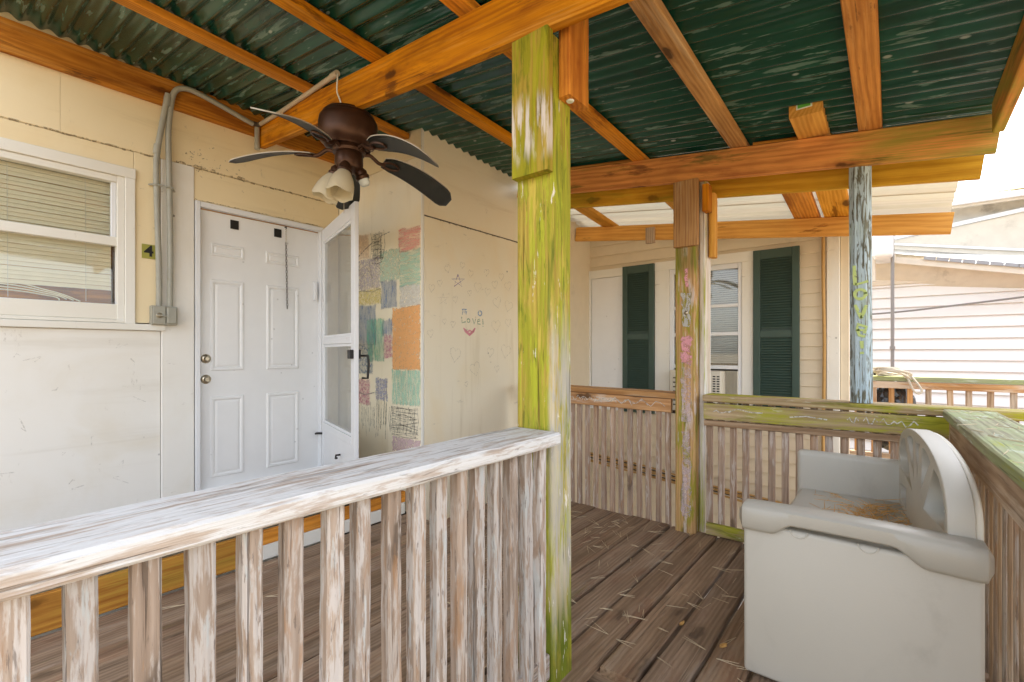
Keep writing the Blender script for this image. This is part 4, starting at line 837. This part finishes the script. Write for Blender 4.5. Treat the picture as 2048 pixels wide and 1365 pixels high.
for k in range(30): needle((rnd.uniform(-.85, -.45), rnd.uniform(1.38, 1.58), -.078), rnd.uniform(0, 6.3), rnd.uniform(.06, .12), .0015, .03)
for k in range(26):
    y_ = rnd.uniform(1.7, 3.05); needle((.29 + rnd.uniform(-.08, .08) + .03 * (3.09 - y_), y_, .902), rnd.uniform(0, 6.3), rnd.uniform(.04, .1), .0012, 0)
ps2 = raw('pine_needles', vs, fs, 'straw_p'); tag(ps2, 'loose pale pine needles scattered over the deck planks', 'pine needles', kind='stuff')
for k, (x_, y_, r_) in enumerate(((-.70, 2.02, .022), (-.52, 1.97, .018))):
    lf = thing('dry_leaf', (x_, y_, 0), ('curled brown dry leaf in the gap between two deck planks', 'smaller dry leaf on the deck nearer the bench')[k], 'leaf')
    vs2 = [(x_ + r_ * 1.5 * (i / 6 - .5) * (1 if k else .6), y_ + r_ * (j - 1) * math.sin(math.pi * (i + .4) / 6.8) * .8, .004 + .012 * (j - 1) ** 2 + .014 * (i / 6) ** 2) for i in range(7) for j in range(3)]
    fs2 = [(i * 3 + j, i * 3 + j + 1, i * 3 + j + 4, i * 3 + j + 3) for i in range(6) for j in range(2)]
    b_ = raw('blade', vs2, fs2, 'straw', lf, None, True); s_ = b_.modifiers.new('thick', 'SOLIDIFY'); s_.thickness = .001

# ------------------------------------------------------------------ pale roof over the passage
r2 = thing('passage_roof', (-1.0, 3.9, 2.3), 'pale translucent ribbed roof over the passage beyond the far railing', 'roof')
yy = 3.34; k = 0
while yy < 4.7:
    corrugated('roof_sheet', -2.95, .31, yy, min(yy + .72, 4.72), zc, 'clear', .19, .011, r2, nx=6, prof='trap', lift=.0015 + .003 * k); yy += .68; k += 1
def ybd(n, x0, x1, ya, yb, mt): xx = (x0 + x1) / 2; return board(n, (xx, ya, zc(xx, ya) - .0205), (xx, yb, zc(xx, yb) - .0205), x1 - x0, .038, mt, r2, (1, 0, -.13))
ybd('flat_rafter', -.605, -.435, 3.30, 4.45, 'orange'); ybd('flat_rafter', -.405, -.235, 3.30, 4.45, 'yellow'); ybd('flat_rafter', -1.44, -1.30, 3.33, 4.4, 'yellow'); ybd('flat_rafter', -2.30, -2.16, 3.33, 4.4, 'yellow')
xbeam('far_beam', -2.6, .312, 4.30, -.041, .143, .04, 'yellow', zc, r2)
board('short_block', (-1.775, 4.27, 2.20), (-1.775, 4.27, 2.345), .085, .04, 'rail_brown', r2, (1, 0, 0))

# ------------------------------------------------------------------ house across the passage
YF = 4.6
hb = thing('far_house', (-1.4, 4.8, -.6), 'cream lap-sided house with dark green shutters across the passage', 'house')
abox('sheathing', -2.9, -.30, YF + .05, YF + .12, -.7, 2.6, 'inner', hb)
z = -.55
while z < 2.5:
    segs = [(-2.9, -.42)] if z > 1.90 or z < .55 else [(-2.9, -2.71), (-.63, -.42)]
    for (a, b) in segs: board('siding_board', (a, YF + .022, z + .055), (b, YF + .022, z + .055), .012, .124, 'siding', hb, (0, 1, -.14), c=.002)
    z += .111
abox('corner_board', -.418, -.33, YF - .005, YF + .05, -.6, 2.5, 'trim_w', hb); abox('corner_board', -.328, -.27, YF + .03, YF + .09, -.6, 2.5, 'siding', hb)
tube('drain_pipe', smooth_path([(-.437, YF - .02, 2.4), (-.44, YF - .02, 1.8), (-.432, YF - .02, 1.2), (-.44, YF - .02, .4), (-.436, YF - .02, -.3)]), .012, 'cable', hb, 8)
# boarded panel left of the shutter
pn = abox('boarded_panel', -2.59, -2.20, YF + .0, YF + .03, .55, 1.975, 'door_w', hb)
abox('casing', -2.71, -2.595, YF - .012, YF + .03, .55, 2.065, 'trim_w', pn); abox('casing', -2.593, -2.20, YF - .012, YF + .03, 1.978, 2.065, 'trim_w', pn)
def shutter(x0, x1):
    s = abox('shutter', x0, x0 + .055, YF - .035, YF - .004, .55, 2.065, 'shutter', hb)
    abox('stile', x1 - .055, x1, YF - .035, YF - .004, .55, 2.065, 'shutter', s)
    for (a, b) in ((1.985, 2.065), (1.30, 1.36), (.55, .63)): abox('rail', x0 + .056, x1 - .056, YF - .034, YF - .005, a, b, 'shutter', s)
    vs_, fs_ = [], []
    z_ = .64
    while z_ < 1.98:
        if not 1.285 < z_ < 1.365:
            b = len(vs_)
            for (yy_, zz_) in ((YF - .030, z_), (YF - .030, z_ + .004), (YF - .012, z_ + .022), (YF - .012, z_ + .018)): vs_ += [(x0 + .056, yy_, zz_), (x1 - .056, yy_, zz_)]
            for k in range(4): q = (k + 1) % 4; fs_.append((b + 2 * k, b + 2 * q, b + 2 * q + 1, b + 2 * k + 1))
        z_ += .0225
    lv = raw('louvres', vs_, fs_, 'shutter', s); lv['kind'] = 'stuff'
    abox('backing', x0 + .056, x1 - .056, YF - .009, YF - .005, .63, 1.985, 'shutter', s)
    return s
shutter(-2.205, -1.865); shutter(-.957, -.605)
w2 = abox('window', -1.863, -.96, YF - .010, YF + .035, 1.985, 2.075, 'trim_w', hb)
abox('casing', -1.863, -1.715, YF - .012, YF + .035, .55, 1.984, 'trim_w', w2); abox('casing', -1.055, -.96, YF - .012, YF + .035, .55, 1.984, 'trim_w', w2)
for (a, b) in ((-1.713, -1.672), (-1.088, -1.057)): abox('sash_stile', a, b, YF - .004, YF + .03, .75, 1.983, 'alu', w2)
for (a, b) in ((1.935, 1.983), (1.585, 1.615), (1.325, 1.358), (1.015, 1.050)): abox('sash_rail', -1.671, -1.089, YF - .006, YF + .026, a, b, 'alu', w2)
abox('pane', -1.671, -1.089, YF + .008, YF + .012, 1.05, 1.935, 'glass', w2, c=.0005)
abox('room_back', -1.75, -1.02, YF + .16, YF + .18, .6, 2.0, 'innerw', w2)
vs, fs = [], []
z_ = 1.93
while z_ > 1.05:
    b = len(vs); vs += [(-1.66, YF + .035, z_), (-1.10, YF + .035, z_), (-1.10, YF + .047, z_ + .017), (-1.66, YF + .047, z_ + .017), (-1.66, YF + .036, z_ - .001), (-1.10, YF + .036, z_ - .001)]; fs += [(b, b + 1, b + 2, b + 3), (b, b + 4, b + 5, b + 1)]; z_ -= .020
bl = raw('blind_slats', vs, fs, 'blind_g', w2); bl['kind'] = 'stuff'
ac = thing('air_conditioner', (-1.35, YF - .1, .6), 'beige window air conditioner in the far window behind the middle post', 'air conditioner')
cs = rbox('case', -1.66, -1.19, YF - .16, YF + .04, .62, 1.0, 'ac', ac, .01, 2)
for k in range(15): abox('grille_slat', -1.62, -1.30, YF - .168, YF - .161, .65 + k * .021, .661 + k * .021, 'cable_d' if k % 2 else 'ac', ac, c=.001)
vs, fs = [], []
for k in range(14):
    for j in range(2):
        b = len(vs); x_, z_ = -1.262 + .034 * j, .66 + k * .022; vs += [(x_, YF - .1612, z_), (x_ + .024, YF - .1612, z_), (x_ + .024, YF - .1612, z_ + .011), (x_, YF - .1612, z_ + .011)]; fs.append((b, b + 1, b + 2, b + 3))
o = raw('vent_slots', vs, fs, 'dkmetal', ac); o['kind'] = 'stuff'
vs, fs = [], []
for k in range(17):
    b = len(vs); x_ = -1.185 + .0058 * k; yy_ = YF - .02 + (.018 if k % 2 else 0); vs += [(x_, yy_, .62), (x_ + .0058, YF - .02 + (0 if k % 2 else .018), .62), (x_ + .0058, YF - .02 + (0 if k % 2 else .018), 1.0), (x_, yy_, 1.0)]; fs.append((b, b + 1, b + 2, b + 3))
raw('side_curtain', vs, fs, 'ac', ac)
cb = thing('cable_bundle', (-1.8, 4.5, -.05), 'tan cables strung along the lower siding behind the far railing', 'cables')
for k in range(7):
    pts = [(-2.85 + .3 * i, YF - .03 - .006 * k, .055 - .033 * i * .9 + .016 * (k - 3) + rnd.uniform(-.012, .012)) for i in range(9)]
    tube('cable', smooth_path(pts, 4), .007 if k % 3 else .009, 'cable' if k % 3 != 2 else 'cable_d', cb, 6)
fl = abox('passage_floor', -2.6, .3, 3.4, 4.6, -.74, -.70, 'nroof'); tag(fl, kind='structure')

# ------------------------------------------------------------------ beyond: second railing, bag, rope, toy
fr5 = thing('railing', (.4, 5.0, 0), 'distant brown railing with widely spaced balusters before the white house', 'railing', 'porch railings')
board('top_rail', (-.30, 5.0, .955), (2.4, 5.0, .955), .11, .04, 'rail_cap_moss', fr5, (0, 1, 0), seg=6, jit=.002); board('face_board', (-.30, 4.96, .905), (2.4, 4.96, .905), .034, .055, 'rail_orange', fr5, (0, 1, 0)); board('bottom_rail', (-.30, 4.97, .30), (2.4, 4.97, .30), .034, .07, 'rail_brown', fr5, (0, 1, 0))
for k, x_ in enumerate((-.235, -.121, -.006, .110, .222, .345, .453, .570, .690, .81, .93, 1.05)):
    board('baluster', (x_ + (.02 if k == 5 else 0), 4.985, .25), (x_, 4.985, .93), .036, .034, 'rail_orange' if k < 4 else 'rail_brown', fr5, c=.004, seed=k % 3, seg=4, jit=.001)
bag = thing('bin_bag', (-.02, 5.2, .3), 'shiny black bin bag bulging behind the distant railing', 'bag')
bm = bmesh.new(); bmesh.ops.create_icosphere(bm, subdivisions=4, radius=1)
for v in bm.verts:
    n_ = mnoise.noise(v.co * 2.2) * .10 + mnoise.noise(v.co * 6.0) * .07 + abs(mnoise.noise(v.co * 11.0)) * .05
    v.co = v.co * (1 + n_); v.co.x *= .17; v.co.y *= .13; v.co.z *= .32
me = bpy.data.meshes.new('bag_body'); bm.to_mesh(me); bm.free(); me.materials.append(MT['bag']); obj_from_mesh('bag_body', me, bag, M.Translation(V((-.02, 5.17, .66))))
tube('tied_end', smooth_path([(-.09, 5.16, .95), (-.11, 5.15, 1.0), (-.135, 5.14, 1.02)]), [.04 - .002 * k for k in range(13)], 'bag', bag, 8)
rp = thing('rope_coil', (0, 4.95, .9), 'coil of pale rope draped over the distant railing', 'rope')
pts = []
for k in range(150):
    a = k * .32; rr_ = 1 + .16 * math.sin(k * .37) - .0016 * k
    pts.append((-.005 + .118 * rr_ * math.cos(a) + .012 * math.sin(k * .9), 4.93 + .075 * rr_ * math.sin(a) * 1.0, .985 + .035 * math.sin(a + .5) * -1 + .012 * math.sin(k * .23) + .0002 * k))
tube('coil', pts, .0075, 'rope', rp, 6)
tube('loop', smooth_path([(.08, 4.93, .99), (.10, 4.91, .95), (.13, 4.905, .87), (.16, 4.905, .845), (.18, 4.905, .87), (.15, 4.91, .93), (.10, 4.93, 1.0)]), .0075, 'rope', rp, 6)
ty = thing('pink_toy_bench', (1.6, 6.2, -.6), 'pink plastic play bench beyond the side railing', 'toy bench')
rbox('top', .75, 1.9, 6.0, 6.4, .36, .43, 'pinkp', ty, .02, 3)
for (a, b) in ((.85, 6.05), (1.7, 6.05), (.85, 6.3), (1.7, 6.3)): rbox('leg', a, a + .08, b, b + .08, -.7, .358, 'pinkp', ty, .015, 2)

# ------------------------------------------------------------------ neighbouring white house
YN = 8.0
nb = thing('neighbour_house', (1.5, 8.3, -.7), 'bright white vinyl-sided neighbouring house with cream eaves on the right', 'house')
abox('sheathing', -2.4, 7.0, YN + .04, YN + .2, -.75, 2.2, 'nsiding', nb)
z = -.7
while z < 2.05:
    board('siding_board', (-2.4, YN + .015, z + .06), (7.0, YN + .015, z + .06), .010, .150, 'nsiding', nb, (0, 1, -.24), c=.002); z += .137
abox('frieze_board', -2.4, 7.0, YN - .03, YN + .03, 2.06, 2.20, 'ncream', nb)
raw('soffit', [(-2.4, YN - .3, 2.34), (0.05, YN - .3, 2.34), (7, YN - .3, .95), (7, YN + .1, .95), (-2.4, YN + .1, 2.36)], [(0, 1, 2, 3, 4)], 'ncream', nb)
board('fascia', (-2.2, YN - .31, 2.36), (.03, YN - .31, 2.36), .02, .10, 'ncream', nb, (0, 1, 0)); board('fascia', (.03, YN - .31, 2.335), (7, YN - .31, .73 + .0), .02, .08, 'ncream', nb, (0, 1, 0))
for k in range(8): board('eave_shingle', (.30 + k * .115, YN - .345, 2.325 - k * .0264), (.408 + k * .115, YN - .345, 2.300 - k * .0264), .012, .045, 'shingle', nb, (0, 1, 0))
def poly(n, pts, mt): return raw(n, pts, [tuple(range(len(pts)))], mt, nb)
poly('lower_roof', [(-2.2, YN - .33, 2.415), (.03, YN - .33, 2.415), (2.2, YN - .33, 1.92), (2.4, YN + .5, 2.20), (.03, YN + .5, 2.66), (-2.2, YN + .5, 2.66)], 'nroof')
poly('gable_wedge', [(-2.2, YN + .45, 2.60), (.03, YN + .45, 2.60), (2.4, YN + .45, 2.10), (2.4, YN + .45, 3.05), (.02, YN + .45, 2.72), (-2.2, YN + .45, 2.72)], 'ncream')
board('flashing', (0.0, YN + .43, 2.755), (2.4, YN + .43, 3.07), .03, .05, 'alu', nb, (0, 1, 0)); board('flashing', (0.0, YN + .43, 2.675), (2.4, YN + .43, 2.19), .03, .03, 'alu', nb, (0, 1, 0))
poly('upper_wall', [(-2.2, YN + .6, 2.6), (3.4, YN + .6, 2.2), (3.4, YN + .6, 3.13), (-2.2, YN + .6, 3.13)], 'nroof')
abox('upper_fascia', -2.2, 4.0, YN + .28, YN + .32, 3.02, 3.11, 'ncream', nb); abox('upper_soffit', -2.2, 4.0, YN + .321, YN + .6, 3.11, 3.13, 'ncream', nb); abox('gutter', -2.2, 4.0, YN + .22, YN + .278, 3.05, 3.12, 'alu', nb)
poly('upper_roof', [(.30, YN + .24, 3.14), (4.2, YN + .24, 3.14), (4.6, YN + 3, 3.95), (1.55, YN + 3, 3.78)], 'moss_roof')
abox('roof_ridge', 1.5, 4.6, YN + 3.0, YN + 3.08, 3.74, 3.82, 'moss_roof', nb)
rbox('gutter_end', -.185, .01, YN - .9, YN - .30, 2.30, 2.60, 'alu', nb, .05, 3)
for k in range(5): abox('vent_slat', -.32, -.20, YN - .60, YN - .56, 2.10 + k * .085, 2.135 + k * .085, 'ncream', nb)
abox('vent_side', -.195, -.165, YN - .62, YN - .54, 2.05, 2.55, 'ncream', nb)
pp = thing('service_pole', (0.0, 7.4, -.7), 'thin grey service pipe standing in front of the white siding', 'pipe')
tube('pipe', [(.0, 7.3, -.7), (.0, 7.3, 2.62)], .018, 'wire', pp, 8)
tube('clamp', [(.0, 7.3, 1.2), (.0, 7.3, 1.24)], .026, 'wire', pp, 8)
wr = thing('service_cable', (.5, 7.9, 1.7), 'thin grey cable running across the white siding', 'cable')
tube('cable', smooth_path([(-.5, 7.85, 1.66), (.1, 7.85, 1.69), (.8, 7.85, 1.76), (2.0, 7.85, 1.88), (4, 7.85, 2.0)]), .012, 'wire', wr, 6)
